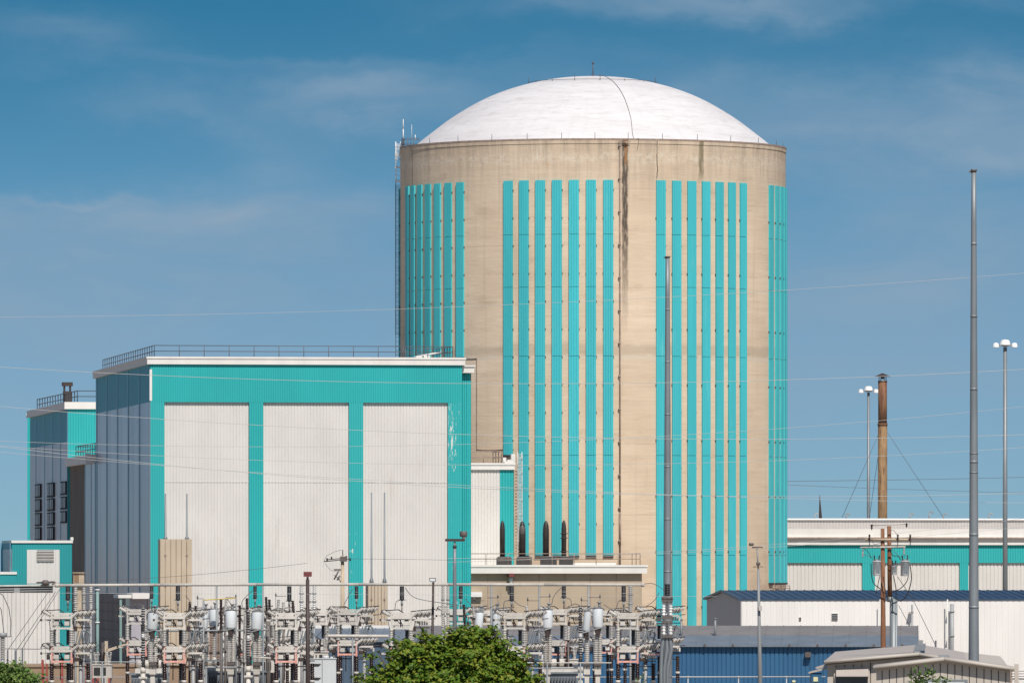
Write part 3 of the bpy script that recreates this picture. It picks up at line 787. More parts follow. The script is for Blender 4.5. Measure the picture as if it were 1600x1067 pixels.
# ------------------------------------------------------------------ low concrete block under the reactor building
fa = Fr(722, 672.0)
ab = empty('steam_valve_building', fa.w(0, 0, 0), 'low tan concrete block with white roof slab and railing below the round building', 'industrial building')
ua = fa.u(1003)
m = MB(fa); m.box(0, ua, 0, 22, 0, fa.z(895)); m.build('wall', 'aux_concrete', ab)
m = MB(fa); m.box(-.3, fa.u(1009.5), -.55, 22, fa.z(895.5), fa.z(883)); m.box(-.3, fa.u(1010.5), -.62, 22, fa.z(885.5), fa.z(882.2)); m.build('roof_slab', 'white_trim', ab)
zr = fa.z(882.2)
m = MB(); railing(m, [fa.w(.1, -.4, 0)[:2], fa.w(fa.u(999), -.4, 0)[:2], fa.w(fa.u(999), 4, 0)[:2]], zr, .94, 1.95, .034); m.build('roof_railing', 'rail_brown', ab)
m = MB(fa)
for k in range(1, 7): u = ua * k / 7; m.box(u - .03, u + .03, -.02, .01, 0, fa.z(895.5))
m.build('joint', 'rail_brown', ab)
m = MB(fa); m.box(fa.u(725.5), fa.u(752), -.5, .0, fa.z(932), fa.z(924.5)); m.build('wall_light', 'white_paint', ab)
m = MB(fa); m.box(fa.u(793), fa.u(801), -1.0, -.03, fa.z(900.5), fa.z(896)); m.tube((fa.u(797), -.5, fa.z(899)), (fa.u(797), -.5, fa.z(914)), .16, None, 10, 1); m.build('wall_lamp', ['maroon_sign', 'white_trim'], ab)
m = MB(fa); m.box(fa.u(905), fa.u(985), 8.2, 9.5, zr, fa.z(879)); m.build('roof_kerb', 'white_trim', ab)
# relief vent pipes on their dark plinths, standing on the low roof
vents = [(785, 4.0, 813, 775.5, 799.5, 'slim black relief vent pipe in front of the teal strip of the annex'), (816, 5.2, 814, 806.5, 831, 'black relief vent pipe with slanted mouth just right of the caged ladder'),
         (853, 4.9, 813.5, 844, 870, 'smooth black relief vent pipe between the clamped one and the slanted one'), (881, 3.9, 812.5, 873.5, 895.5, 'dark relief vent pipe with clamps and bolts round it, rightmost of four')]
for k, (px, rp, pt, pa, pb, lab) in enumerate(vents):
    Yv = fa.w(0, 9, 0)[1] + (0 if k else 0); x = X(px, Yv); s_ = Yv / FPX; r_ = rp * s_
    rt = empty('relief_vent_pipe', (x, Yv, zr), lab, 'vent pipe', 'relief vent pipes on the low roof')
    z0, z1 = zr, Z(pt, Yv)
    m = MB(); m.lathe((x, Yv, z0), (x, Yv, z1), [(0, r_), (.70, r_), (.80, r_ * .97), (.87, r_ * .88), (.93, r_ * .72), (.97, r_ * .50), (.992, r_ * .28), (1, .03)], 20)
    pb_ = m.build('pipe', 'stack_pipe', rt)
    m = MB(); xa, xb = X(pa, Yv), X(pb, Yv)
    m.prism([(xa, zr), (xb, zr), (xb, Z(870.5, Yv)), (xb - .15, Z(869, Yv)), (xa + .15, Z(869, Yv)), (xa, Z(872, Yv))], Yv - 1.1, Yv + .9); m.build('plinth', 'near_black_metal', rt)
    if k == 3:
        m = MB()
        for py in (834, 841, 862): m.tube((x, Yv, Z(py, Yv)), (x, Yv, Z(py - 1.5, Yv)), r_ * 1.28, None, 14); m.box(x - r_ * 1.6, x + r_ * 1.6, Yv - r_ * .9, Yv - r_ * .5, Z(py, Yv), Z(py - 1.2, Yv))
        m.build('clamp', 'dark_brown_metal', rt)
    if k == 1:
        m = MB(); m.lathe((x, Yv - .04, Z(838, Yv)), (x, Yv - .04, Z(816, Yv)), [(0, r_ * .3), (.2, r_ * .9), (.6, r_ * .92), (1, r_ * .35)], 16); m.build('mouth', 'bronze_metal', rt)

# white and teal annex tower
fg = Fr(722, 690.0)
an = empty('stair_annex', fg.w(0, 0, 0), 'narrow white and teal corrugated annex between the panelled building and the round one', 'industrial building')
zA = fg.z(733.5); ub = fg.u(803)
m = MB(fg); m.box(-1.2, ub - .05, .1, 15, 0, zA); m.build('core_wall', 'white_siding', an)
m = MB(); front(m, -1.2, fg.u(781), .05, 0, zA, .27, .04, fr=fg); m.build('white_panel', 'white_siding', an)
m = MB(); front(m, fg.u(781), ub, .04, 0, zA, .27, .04, fr=fg); m.build('teal_panel', 'teal_siding', an)
m = MB(fg); m.box(-1.2, fg.u(804), -.22, 15, fg.z(733.5), fg.z(724)); m.box(-1.2, fg.u(805), -.3, 15, fg.z(726), fg.z(723)); m.build('cornice', 'white_trim', an)
m = MB(); railing(m, [fg.w(-1.2, .6, 0)[:2], fg.w(fg.u(785), .6, 0)[:2], fg.w(fg.u(785), 6, 0)[:2]], fg.z(723), 1.0, 1.6, .045); m.build('roof_railing', 'rail_brown', an)
m = MB(fg); zq = fg.z(723)
for a, b, h, v in ((786, 791, 9, 2), (793, 800, 6, 3), (799, 805, 15, 4), (788, 803, 3, 1.5)): m.box(fg.u(a, v), fg.u(b, v), v, v + .6, zq, zq + h * .055)
m.build('roof_vent', 'rail_white', an)
m = MB(); Yl = fg.w(ub, 0, 0)[1] - .4
ladder(m, X(809.0, Yl), X(815.5, Yl), Yl, zr, Z(706, Yl), True, .036, .7, .32)
m.build('ladder', 'rail_white', an)
m = MB()
for py in range(735, 862, 5): m.box(X(804, Yl), X(807.5, Yl), Yl + .1, Yl + .4, Z(py + 2.2, Yl), Z(py, Yl))
m.build('downspout_bracket', 'rail_brown', an)

# ------------------------------------------------------------------ blue shed in the yard
fh = Fr(1055, 520.0, R(-3.03))
U0 = fh.u(640); U1 = fh.u(1432); ze = fh.z(1007); VR = 9.0; zri = fh.z(977, 0, VR)
bl = empty('blue_workshop', fh.w(0, 0, 0), 'long low blue metal workshop with a weathered grey roof', 'workshop')
m = MB(fh); m.box(U0, U1, .05, VR * 2, 0, ze - .06);
front(m, U0, U1, .04, 0, ze - .02, .285, .045, fr=fh); m.build('wall', 'blue_siding', bl)
def roofsheet(name, mat, fr, u0, u1, v0, z0, v1, z1, th, pitch, rib, parent, skew=0):
    m = MB(fr)
    m.add([(u0, v0, z0 - th), (u1, v0, z0 - th), (u1, v1, z1 - th), (u0, v1, z1 - th), (u0, v0, z0), (u1, v0, z0), (u1, v1, z1), (u0, v1, z1)],
          [(0, 3, 2, 1), (4, 5, 6, 7), (0, 1, 5, 4), (1, 2, 6, 5), (2, 3, 7, 6), (3, 0, 4, 7)])
    n = max(1, int((u1 - u0) / pitch))
    for i in range(n + 1):
        u = u0 + (u1 - u0 - rib) * i / n
        m.add([(u, v0, z0 + .002), (u + rib, v0, z0 + .002), (u + rib, v1, z1 + .002), (u, v1, z1 + .002), (u, v0, z0 + .035), (u + rib, v0, z0 + .035), (u + rib, v1, z1 + .035), (u, v1, z1 + .035)],
              [(4, 5, 6, 7), (0, 1, 5, 4), (1, 2, 6, 5), (2, 3, 7, 6), (3, 0, 4, 7)])
    return m.build(name, mat, parent)
vm = VR * .5; zm = ze + (zri - ze) * .5
roofsheet('roof_lower', 'grey_roof', fh, U0 - .2, U1 + .1, -.35, ze - .02, vm, zm, .1, 1.1, .05, bl)
roofsheet('roof_upper', 'grey_roof_worn', fh, U0 - .2, U1 + .1, vm - .05, zm + .035, VR, zri, .1, 1.1, .05, bl)
roofsheet('roof_back', 'grey_roof_worn', fh, U0 - .2, U1 + .1, VR, zri, VR * 2 + .3, ze, .1, 1.1, .05, bl)
m = MB(fh)
for (w0, w1) in ((0, 0),):
    poly = [(-0.02, ze - .08), (VR, zri - .1), (VR * 2, ze - .08)]
    m.xprism([(.1, ze - .2), (VR, zri - .12), (VR * 2 - .1, ze - .2)], U1 - .15, U1 - .02)
m.build('gable', 'blue_siding', bl)
m = MB(fh); m.box(fh.u(1258), fh.u(1267), -.45, 0, fh.z(1026), fh.z(1018)); m.build('wall_lamp', 'bronze_metal', bl)
m = MB(fh); m.box(fh.u(1238), fh.u(1243), -.12, 0, fh.z(1065), fh.z(1062)); m.build('wall_tag', 'sign_cream', bl)
m = MB(fh)
for px, pa, pb in ((1064.5, 991, 968), (1117.5, 991, 967)):
    v = 4.2; u = fh.u(px, v); m.tube((u, v, fh.z(pa, 0, v) - .3), (u, v, fh.z(pb, 0, v)), .075); m.tube((u, v, fh.z(pb, 0, v)), (u, v, fh.z(pb - 1.5, 0, v)), .12)
m.build('flue', 'galvanised', bl)
m = MB(fh)
for i in range(18): u = U0 + (U1 - U0) * (i + .5) / 18; m.box(u - .07, u + .07, -.4, -.3, ze - .12, ze + .06)
m.build('gutter_clip', 'bronze_metal', bl)
fl = Fr(488, 533.0, R(-3.03))
ll = empty('slate_workshop', fl.w(0, 0, 0), 'dusty slate blue workshop with pale ribbed roof behind the narrow tan wall', 'workshop')
UL = fl.u(634); zeL = fl.z(1000); 
m = MB(fl); m.box(0, UL, .05, 12, 0, zeL - .1); front(m, 0, UL, .04, 0, zeL - .1, .5, .05, fr=fl); m.build('wall', 'slate_siding', ll)
roofsheet('roof_lower', 'grey_roof', fl, -.2, UL + .1, -.3, zeL, 4.0, fl.z(981, 0, 4), .1, .55, .07, ll)
m = MB(fl); m.box(-.2, UL + .1, 4.0, 4.2, fl.z(982, 0, 4), fl.z(976.5, 0, 4)); m.build('roof_step', 'white_trim', ll)
roofsheet('roof_upper', 'tan_roof', fl, -.2, fl.u(560), 4.2, fl.z(976, 0, 4.2), 10, fl.z(957, 0, 10), .1, .55, .09, ll)


# ------------------------------------------------------------------ white shed with blue roof
fw = Fr(1158, 560.0)
ws = empty('white_workshop', fw.w(0, 0, 0), 'long cream walled shed with a blue metal roof and grey gable end', 'workshop')
VG = fw.v(1105); ze = fw.z(935.5); zg = fw.z(924, 0, VG / 2); U1 = fw.u(1760)
m = MB(fw); m.box(.05, U1, .04, VG, 0, ze); front(m, 0, U1, .03, 0, ze, .42, .02, fr=fw); m.build('wall', 'cream_wall', ws)
m = MB(fw); m.xprism([(.0, 0), (VG, 0), (VG, ze), (VG / 2, zg - .02), (0, ze)], -.03, .06); m.build('gable', 'grey_gable', ws)
roofsheet('roof', 'blue_roof', fw, -.25, U1, -.06, ze + .03, VG / 2, zg + .1, .12, .6, .05, ws)
roofsheet('roof_back', 'blue_roof', fw, -.25, U1, VG / 2, zg + .1, VG + .3, ze, .12, .6, .05, ws)
for a, b, c, d in ((1299, 1309, 957.5, 968.5), (1248, 1252, 963.5, 968.5)):
    m = MB(fw)
    m.box(fw.u(a), fw.u(b), -.05, 0, fw.z(d), fw.z(c))
    l_ = m.build('wall_louver', 'white_trim', ws)
    m = MB(fw); n = 4 if b - a > 5 else 2
    for k in range(n): yy = c + (d - c) * (k + .35) / n; m.box(fw.u(a + .4), fw.u(b - .4), -.09, -.05, fw.z(yy + (d - c) / n * .5), fw.z(yy))
    m.build('slats', 'dark_gap', l_)
# pipes standing against the white shed
for px, w, pt, pb, mt, lab, cl in ((1487.5, 3.0, 943, 1100, 'galvanised', 'thick galvanised pipe with two clamps before the cream shed wall', (955, 993)), (1480.5, 1.1, 936, 1100, 'rail_white', 'thin pale conduit pipe just left of the thick clamped pipe', ()),
                                   (1425, 1.5, 944, 1100, 'galvanised', 'short galvanised pipe with a side bracket before the cream wall', (956,)), (1375, .9, 936, 1100, 'rail_white', 'thin pale conduit pipe beside the wooden utility pole', ())):
    Yp = fw.w(fw.u(px), -.6, 0)[1]; x = X(px, Yp); s_ = Yp / FPX
    m = MB(); m.tube((x, Yp, 0), (x, Yp, Z(pt, Yp)), w * s_, None, 12)
    for c in cl: m.tube((x, Yp, Z(c + 1, Yp)), (x, Yp, Z(c - 1, Yp)), w * s_ * 1.35, None, 12); m.box(x - (w + 3) * s_, x + (w + 1) * s_, Yp - .1, Yp + .5, Z(c + .7, Yp), Z(c - .7, Yp))
    tag(m.build('standing_pipe', mt), lab, 'pipe', 'pipes along the cream shed')

# ------------------------------------------------------------------ far teal building on the right
fr_ = Fr(1205, 765.0)
rb = empty('warehouse', fr_.w(0, 0, 0), 'long far teal building with white panels and stepped white roof at right', 'industrial building')
U1 = fr_.u(1790)
zz1 = fr_.z(851); zz2 = fr_.z(879)
m = MB(fr_); m.box(0, U1, .3, 30, 0, zz1); m.build('core_wall', 'white_siding', rb)
m = MB(fr_); m.box(0, U1, .02, .3, zz2, zz1); front(m, 0, U1, 0, zz2, zz1, .24, .035, fr=fr_); m.build('header_band', 'teal_peeling_slight', rb)
pil = [(1347.5, 1367), (1499.5, 1513), (1649, 1664)]
for a, b in pil:
    m = MB(fr_); m.box(fr_.u(a), fr_.u(b), .02, .3, 0, zz2 - .002); front(m, fr_.u(a), fr_.u(b), 0, 0, zz2 - .002, .24, .03, fr=fr_); m.build('pilaster', 'teal_peeling_slight', rb)
eds = [1205, 1347.5, 1367, 1499.5, 1513, 1649, 1664, 1790]
for a, b in zip(eds[::2], eds[1::2]):
    m = MB(fr_); front(m, fr_.u(a), fr_.u(b), .24, 0, zz2 + .05, .37, .06, fr=fr_); m.build('white_panel', 'white_siding', rb)
m = MB(fr_); m.box(-.2, U1, -.3, 30, zz1, fr_.z(841)); m.box(-.2, U1, -.55, 30, fr_.z(841.5), fr_.z(838.5)); m.box(-.2, U1, -.3, 2.5, fr_.z(838.5), fr_.z(826)); m.build('cornice', 'white_trim', rb)
m = MB(fr_); m.box(-.2, U1, -.62, -.55, fr_.z(841), fr_.z(839)); m.build('gutter', 'rail_brown', rb)
m = MB(fr_); v = 9.0; m.box(-.2, U1, v, 30, 10, fr_.z(812, 0, v)); front(m, -.2, U1, v - .02, 10, fr_.z(812, 0, v), .3, .03, fr=fr_); m.build('upper_wall', 'upper_grey', rb)
m = MB(fr_); m.box(-.3, U1, v - .25, 30, fr_.z(812, 0, v), fr_.z(809.5, 0, v)); m.build('upper_coping', 'white_paint', rb)
zz3 = fr_.z(809.5, 0, v)
for px, h in ((1273, .35), (1322, .35), (1422, .4), (1452, .55), (1474, .35), (1545, .4)):
    vv = 14; u = fr_.u(px, vv); m = MB(fr_); m.tube((u, vv, zz3), (u, vv, zz3 + h), .07); m.path([(u, vv, zz3 + h), (u + .12, vv, zz3 + h + .15), (u + .3, vv, zz3 + h + .12), (u + .36, vv, zz3 + h - .05)], .07, 6)
    m.build('roof_vent', 'galvanised', rb)
m = MB(fr_); vv = 16; u = fr_.u(1282, vv)
m.lathe((u, vv, zz3), (fr_.u(1280.7, vv), vv, fr_.z(773, 0, vv)), [(0, .17), (1, .03)], 6); m.build('roof_spike', 'dark_brown_metal', rb)

# low tan wall in front of the left buildings
m = MB(Fr(-200, 570.0)); fz = m.fr
m.box(0, fz.u(430), 0, 20, 0, fz.z(1042)); m.box(0, fz.u(430), -.1, .3, fz.z(1042), fz.z(1039.5))
tag(m.build('retaining_wall', 'tan_wall'), 'low tan retaining wall behind the left end of the switchyard', 'wall')
# ------------------------------------------------------------------ tall lightning masts
def mast(px, Y, pt, wt, wb, lab, joint=()):
    x = X(px, Y); s_ = Y / FPX
    m = MB(); zt = Z(pt, Y); rt, rb_ = wt / 2 * s_, wb / 2 * s_
    rt_ = empty('lightning_mast', (x, Y, 0), lab, 'mast', 'tall lightning masts')
    prof = [(0, rb_)]
    for k in range(1, 12): prof.append((k / 12, rb_ + (rt - rb_) * k / 12))
    prof.append((1, rt))
    m.lathe((x, Y, 0), (x, Y, zt), prof, 12)
    for py in joint: r_ = rb_ + (rt - rb_) * (Z(py, Y) / zt); m.tube((x, Y, Z(py + 1, Y)), (x, Y, Z(py - 1, Y)), r_ + .012, None, 12)
    for k in range(1, 9):
        z = zt * k / 9; r_ = rb_ + (rt - rb_) * k / 9; m.tube((x, Y, z - .05), (x, Y, z + .05), r_ + .005, None, 12)
    m.build('pole', 'mast_grey', rt_)
    m = MB(); m.tube((x, Y, zt - .02), (x, Y, zt + .06), rt * 1.35, None, 12); m.box(x - rt * 1.9, x + rt * .5, Y - .05, Y + .05, zt - .06, zt)
    m.build('cap', 'bronze_metal', rt_)
mast(1043, 462, 402, 6.5, 15.5, 'tall grey tapered mast standing in front of the round building')
mast(1521.5, 291.5, 267.5, 7.5, 19.5, 'tallest grey tapered mast rising behind the beige sheds at right', (494, 708, 738))

# flood-light masts
def flood(px, Y, py, r, base, lab, sc_=1.0):
    x = X(px, Y); s_ = Y / FPX
    rt = empty('floodlight_mast', (x, Y, 0), lab, 'light mast', 'white headed floodlight masts')
    m = MB(); m.lathe((x, Y, 0), (x, Y, Z(py + 3, Y)), [(0, r * 1.5 * s_), (1, r * s_)], 10); m.build('pole', 'mast_grey', rt)
    m = MB(); hw = 20 * sc_ * s_
    m.tube((x - hw * .9, Y, Z(py, Y)), (x + hw * .9, Y, Z(py, Y)), .06); m.box(x - 5 * s_, x + 5 * s_, Y - .3, Y + .3, Z(py + 2, Y), Z(py - 2, Y)); m.build('arm', 'rail_brown', rt)
    for dx, w, h, q in ((0, 8.5, 9, -1.5), (-14.5, 5.2, 7.5, 2), (14.5, 5.2, 7.5, 2)):
        m = MB(); xc = x + dx * sc_ * s_; zb = Z(py + q + 2, Y)
        m.lathe((xc, Y - .15, zb), (xc, Y - .15, zb + h * sc_ * s_), [(0, w * sc_ * s_), (.12, w * sc_ * s_), (.2, w * .93 * sc_ * s_), (.7, w * .84 * sc_ * s_), (.92, w * .62 * sc_ * s_), (1, .02)], 14)
        m.build('lamp_head', 'white_paint', rt)
flood(1357, 850, 610, 2.1, 0, 'shorter floodlight mast with white heads just left of the rusty stack', .82)
flood(1570.5, 700, 539, 3.0, 0, 'taller floodlight mast with white heads at the right edge', 1.0)

# rusty exhaust stack with guys
Y = 800.0; x = X(1379, Y); s_ = Y / FPX
st = empty('exhaust_stack', (x, Y, 0), 'rusty two tone exhaust stack with conical rain cap and guy wires', 'smokestack')
m = MB(); m.tube((x, Y, 0), (x, Y, Z(663, Y)), 7.3 * s_, None, 20); m.build('lower_pipe', 'rust_tan', st)
m = MB(); m.tube((x, Y, Z(663, Y)), (x, Y, Z(595, Y)), 6.9 * s_, None, 20); m.tube((x, Y, Z(665, Y)), (x, Y, Z(661, Y)), 7.9 * s_, None, 20); m.tube((x, Y, Z(597, Y)), (x, Y, Z(595, Y)), 7.4 * s_, None, 20); m.build('upper_pipe', 'rust', st)
m = MB(); m.lathe((x, Y, Z(588.5, Y)), (x, Y, Z(583, Y)), [(0, 13 * s_), (.1, 12.5 * s_), (1, .05)], 20); m.lathe((x, Y, Z(592, Y)), (x, Y, Z(588.5, Y)), [(0, .1), (1, 4 * s_)], 12)
for a in range(4): m.tube((x + 6 * s_ * math.cos(a * 1.57 + .4), Y + 6 * s_ * math.sin(a * 1.57 + .4), Z(596, Y)), (x + 6 * s_ * math.cos(a * 1.57 + .4), Y + 6 * s_ * math.sin(a * 1.57 + .4), Z(588, Y)), .04)
m.build('rain_cap', 'dark_brown_metal', st)
m = MB()
for px, py, dy in ((1316, 808, 0), (1474, 808, 0), (1362, 812, 30)): m.tube((x, Y, Z(664, Y)), (X(px, Y), Y + dy * .2, Z(py, Y)), .022, None, 5)
m.build('guy_wire', 'wire_dark', st)

# ------------------------------------------------------------------ transformer fire walls
def firewall(px0, px1, Y, pt, rods, rodtop, lab, roots):
    f_ = Fr(px0, Y); u1 = f_.u(px1); zt = f_.z(pt)
    rt = empty('fire_wall', f_.w(0, 0, 0), lab, 'concrete wall', 'ribbed concrete fire walls')
    m = MB(f_); m.box(0, u1, .12, 1.5, 0, zt); n = 6; w = u1 / n
    for i in range(n): m.box(w * i + .022, w * (i + 1) - .022, 0, .12, 0, zt - .01)
    m.build('wall', 'tan_concrete', rt)
    for r_ in rods:
        u = f_.u(r_, .5); m = MB(f_)
        m.lathe((u, .5, zt), (u, .5, f_.z(rodtop, 0, .5)), [(0, .15), (.03, .15), (.06, .075), (1, .048)], 8)
        m.build('rod', 'mast_grey', rt)
    m = MB(f_)
    for r_ in rods:
        u = f_.u(r_, 0); m.tube((u, -.05, 0), (u, -.05, zt), .018, None, 5)
        for k in range(4): z = zt - 1.2 - k * 2.2; m.box(u - .06, u + .06, -.09, -.0, z, z + .12)
    m.build('earth_cable', 'rail_brown', rt)
firewall(250, 300, 585, 842, (258.5, 292), 771, 'tan ribbed concrete wall with two thin rods against the left white panel', 0)
firewall(575, 606, 585, 911, (580.5, 600.8), 769, 'tan ribbed concrete wall behind the bus pipe, topped by two long rods', 0)

# ------------------------------------------------------------------ switchyard
YS = 430.0; S = YS / FPX
def loc(dx, py, dv, cx): return (X(cx, YS) + dx * S, YS + dv, Z(py, YS))
rack = empty('switch_rack', (X(97, YS), YS, 0), 'x', 'switchgear', 'switch racks of the front row')
CX0 = 97
def L(dx, py, dv=0.0): return loc(dx, py, dv, CX0)
def rbox(m, x0, x1, p0, p1, v0, v1, mi=0):
    a = L(x0, p1, v0); b = L(x1, p0, v1); m.box(a[0], b[0], v0 + YS, v1 + YS, a[2], b[2], mi)
for nm, y, mt in (('upper_frame', 957, 'steel_beige'), ('lower_frame', 1009, 'steel_red')):
    m = MB()
    for v in (-.42, .42):
        rbox(m, -15, 16, y, y + 2.6, v - .05, v + .05, 3); rbox(m, -17, 17, y + 5.5, y + 9, v - .06, v + .06, 3); rbox(m, -16, 16, y + 22.5, y + 25.5, v - .05, v + .05)
        for xx in (-16.5, 14): rbox(m, xx, xx + 2.4, y - (2 if mt == 'steel_red' else 0), y + 27, v - .045, v + .045)
    rbox(m, -32, -16, y + 10, y + 13, -.1, .1, 3); rbox(m, 16, 43, y + 9.5, y + 12.5, .25, .45, 3); rbox(m, -16, 16, y + 9.3, y + 11.2, -.1, .1, 3); rbox(m, -12, 12, y + 2.8, y + 5, -.47, -.40, 3)
    rbox(m, 22, 44, y + 22.5, y + 24, .35, .6, 1); rbox(m, -34, -31, y + 9.5, y + 13, -.14, .14, 2)
    fr1 = m.build(nm, [mt, 'porcelain_brown', 'dark_gap', 'steel_beige'], rack)
    m = MB()
    for xx in (-12, 4.5): rbox(m, xx, xx + 7.5, y + 13.2, y + 20, -.5, .35); rbox(m, xx + .6, xx + 7, y + 10.8, y + 13.2, -.42, .30, 1); rbox(m, xx - 1, xx + 8.6, y + 19.6, y + 20.6, -.5, .35, 1)  # dark blocks above the pale boxes build in their shaded tops
    for k in range(7): rbox(m, 20 + 3.7 * k, 22.7 + 3.7 * k, y + 13, y + 19.5, .3 + .06 * k, .55 + .06 * k)
    a = L(-1, y + 12); b = L(3.5, y + 20); m.tube(L(-2.2, y + 11, -.3), L(2.5, y + 20, -.3), .03, None, 5, 1)
    m.tube(L(-1.2, y + 10, -.2), L(-1.2, y + 24, -.2), .03, None, 5, 1)
    m.build('mechanism_box', ['steel_beige', 'dark_gap'], rack)
    for (xa, pa, xb, pb, v) in ((-29, y - 2.5, -17, y + 4.5, -.25), (-25, y - 4, -13, y + 2.5, .2), (15.5, y + 6, 26, y - 1, .15), (21.5, y + 6.5, 32, y - 1.5, .3), (27.5, y + 6.5, 38, y - 1.5, .45), (33.5, y + 6, 44, y - 2.5, .6), (39, y + 6, 50, y - 2.5, .8)):
        m = MB(); ribbed(m, L(xa, pa, v), L(xb, pb, v), .125, .07, .08, 10); m.build('tilted_insulator', 'porcelain_grey', rack)
    m = MB()
    m.path([L(-33, y + 3, -.2), L(-29, y - 4.5, -.2), L(-18, y - 4, -.2), L(-4, y - 5, -.1), L(3, y, 0)], .03, 6); m.path([L(15, y - 2, .2), L(34, y - 4, .5), L(53, y - 5.5, .8)], .032, 6)
    for k in range(5): m.tube(L(-31 + 2.2 * k, y - 3.5, -.2), L(-32 + 2.2 * k, y + 1.5, -.2), .018, None, 5)
    m.path([L(20, y + 12, .5), L(53, y + 9, .8)], .028, 6)
    m.build('contact_arm', 'dark_brown_metal', rack)
for xx, v in ((-15.5, -.4), (15, -.4), (-13, .4), (17, .4)):
    m = MB(); ribbed(m, L(xx, 1006, v), L(xx, 984, v), .12, .075, .085, 12); m.tube(L(xx, 1009, v), L(xx, 1006, v), .13, None, 12); m.tube(L(xx, 985, v), L(xx, 982.5, v), .12, None, 12); m.build('insulator', 'porcelain_grey', rack)
m = MB()
for y in (957, 1009):
    m.path([L(-14, y + 27, -.3), L(-6, y + 12, -.1), L(6, y + 27, .2)], .022, 5); m.path([L(18, y + 27, .2), L(24, y + 8, .3), L(31, y + 26, .4)], .022, 5); m.path([L(-20, y + 14, .1), L(-18, y + 30, .2), L(-9, y + 34, .2)], .02, 5)
rbox(m, -5, 3, 1029, 1036, .1, .4); rbox(m, 18, 27, 1027, 1033, .3, .6); rbox(m, 19, 23, 978, 986, .3, .5); rbox(m, -24, -20, 1022, 1030, -.2, .1); m.tube(L(-16, 1040, .2), L(40, 1041, .4), .035, None, 6); m.tube(L(-3, 1036, .2), L(-3, 1062, .2), .03, None, 6)
m.build('linkage', 'dark_brown_metal', rack)
m = MB(); rbox(m, 6, 11.5, 984, 1007, .5, .75); rbox(m, 5.5, 12, 991, 992, .48, .77); m.build('surge_arrester', 'porcelain_black', rack)
m = MB(); m.path([L(25, 1007, .3), L(31, 985, .3), L(37, 984, .3)], .06, 8); m.path([L(31, 1007, .5), L(37, 984, .5), L(43, 990, .5), L(39, 1006, .5)], .05, 8); m.path([L(21, 1006, .1), L(26, 985, .1)], .035, 6); m.build('operating_tube', 'mast_grey', rack)
for xx, v, mt in ((-15.5, -.4, 'porcelain_brown'), (15, -.4, 'porcelain_brown'), (9, .5, 'porcelain_black'), (40, .4, 'porcelain_brown')):
    m = MB(); ribbed(m, L(xx, 1062, v), L(xx, 1036, v), .125, .09, .12, 12); ribbed(m, L(xx, 1092, v), L(xx, 1066, v), .125, .09, .12, 12)
    m.build('tall_insulator', mt, rack)
    m = MB(); m.tube(L(xx, 1066, v), L(xx, 1062, v), .135, None, 12); m.tube(L(xx, 1095, v), L(xx, 1092, v), .14, None, 12); m.box(L(xx - 2.5, 0)[0], L(xx + 2.5, 0)[0], YS + v - .09, YS + v + .09, 0, Z(1095, YS)); m.build('pedestal', 'steel_beige', rack)
m = MB(); p = L(28, 1035, .6); m.tube((p[0], p[1], 0), L(28, 1024, .6), .105, None, 10); m.build('post', 'galvanised', rack)
front_lab = ['front row switch rack standing clear before the teal corner of the small building', 'front row switch rack before the tan ribbed wall with six ribs',
    'front row switch rack just left of the dark pole with the maroon sign', 'front row switch rack right of the narrow tan wall, half behind the maple tree',
    'front row switch rack at the right shoulder of the maple tree', 'front row switch rack before the blue workshop, left of the white insulator cluster']
xs_front = [97, 273, 447.5, 627, 804, 981]
rack['label'] = front_lab[0]
for px, lb in zip(xs_front[1:], front_lab[1:]):
    c = copy_tree(rack, None, (X(px, YS), YS, 0)); c['label'] = lb
back_lab = ['second row switch rack before the green grey pipe and shaded siding', 'second row switch rack between two grey cans left of centre', 'second row switch rack before the utility pole, with a blue wall behind',
    'second row switch rack at the post with the T shaped lamp', 'second row switch rack beside the banded grey can over the blue wall', 'second row switch rack next to the white triple insulator and grey mast']
for px, lb in zip([214, 377, 543, 712, 870, 1022], back_lab):
    Yb = YS + 34
    c = copy_tree(rack, None, (X(px, Yb), Yb, 0)); c['label'] = lb; c['group'] = 'switch racks of the second row'

third_lab = ['third row switch rack far behind the brown radiators', 'third row switch rack in the gap before the second teal pilaster', 'third row switch rack behind the white double cabinet', 'third row switch rack behind the maple side bus post', 'third row switch rack far behind the rightmost grey can']
for px, lb in zip([322, 414, 497, 757, 942], third_lab):
    Yb = YS + 66
    c = copy_tree(rack, None, (X(px, Yb), Yb, -.25)); c['label'] = lb; c['group'] = 'switch racks of the third row'
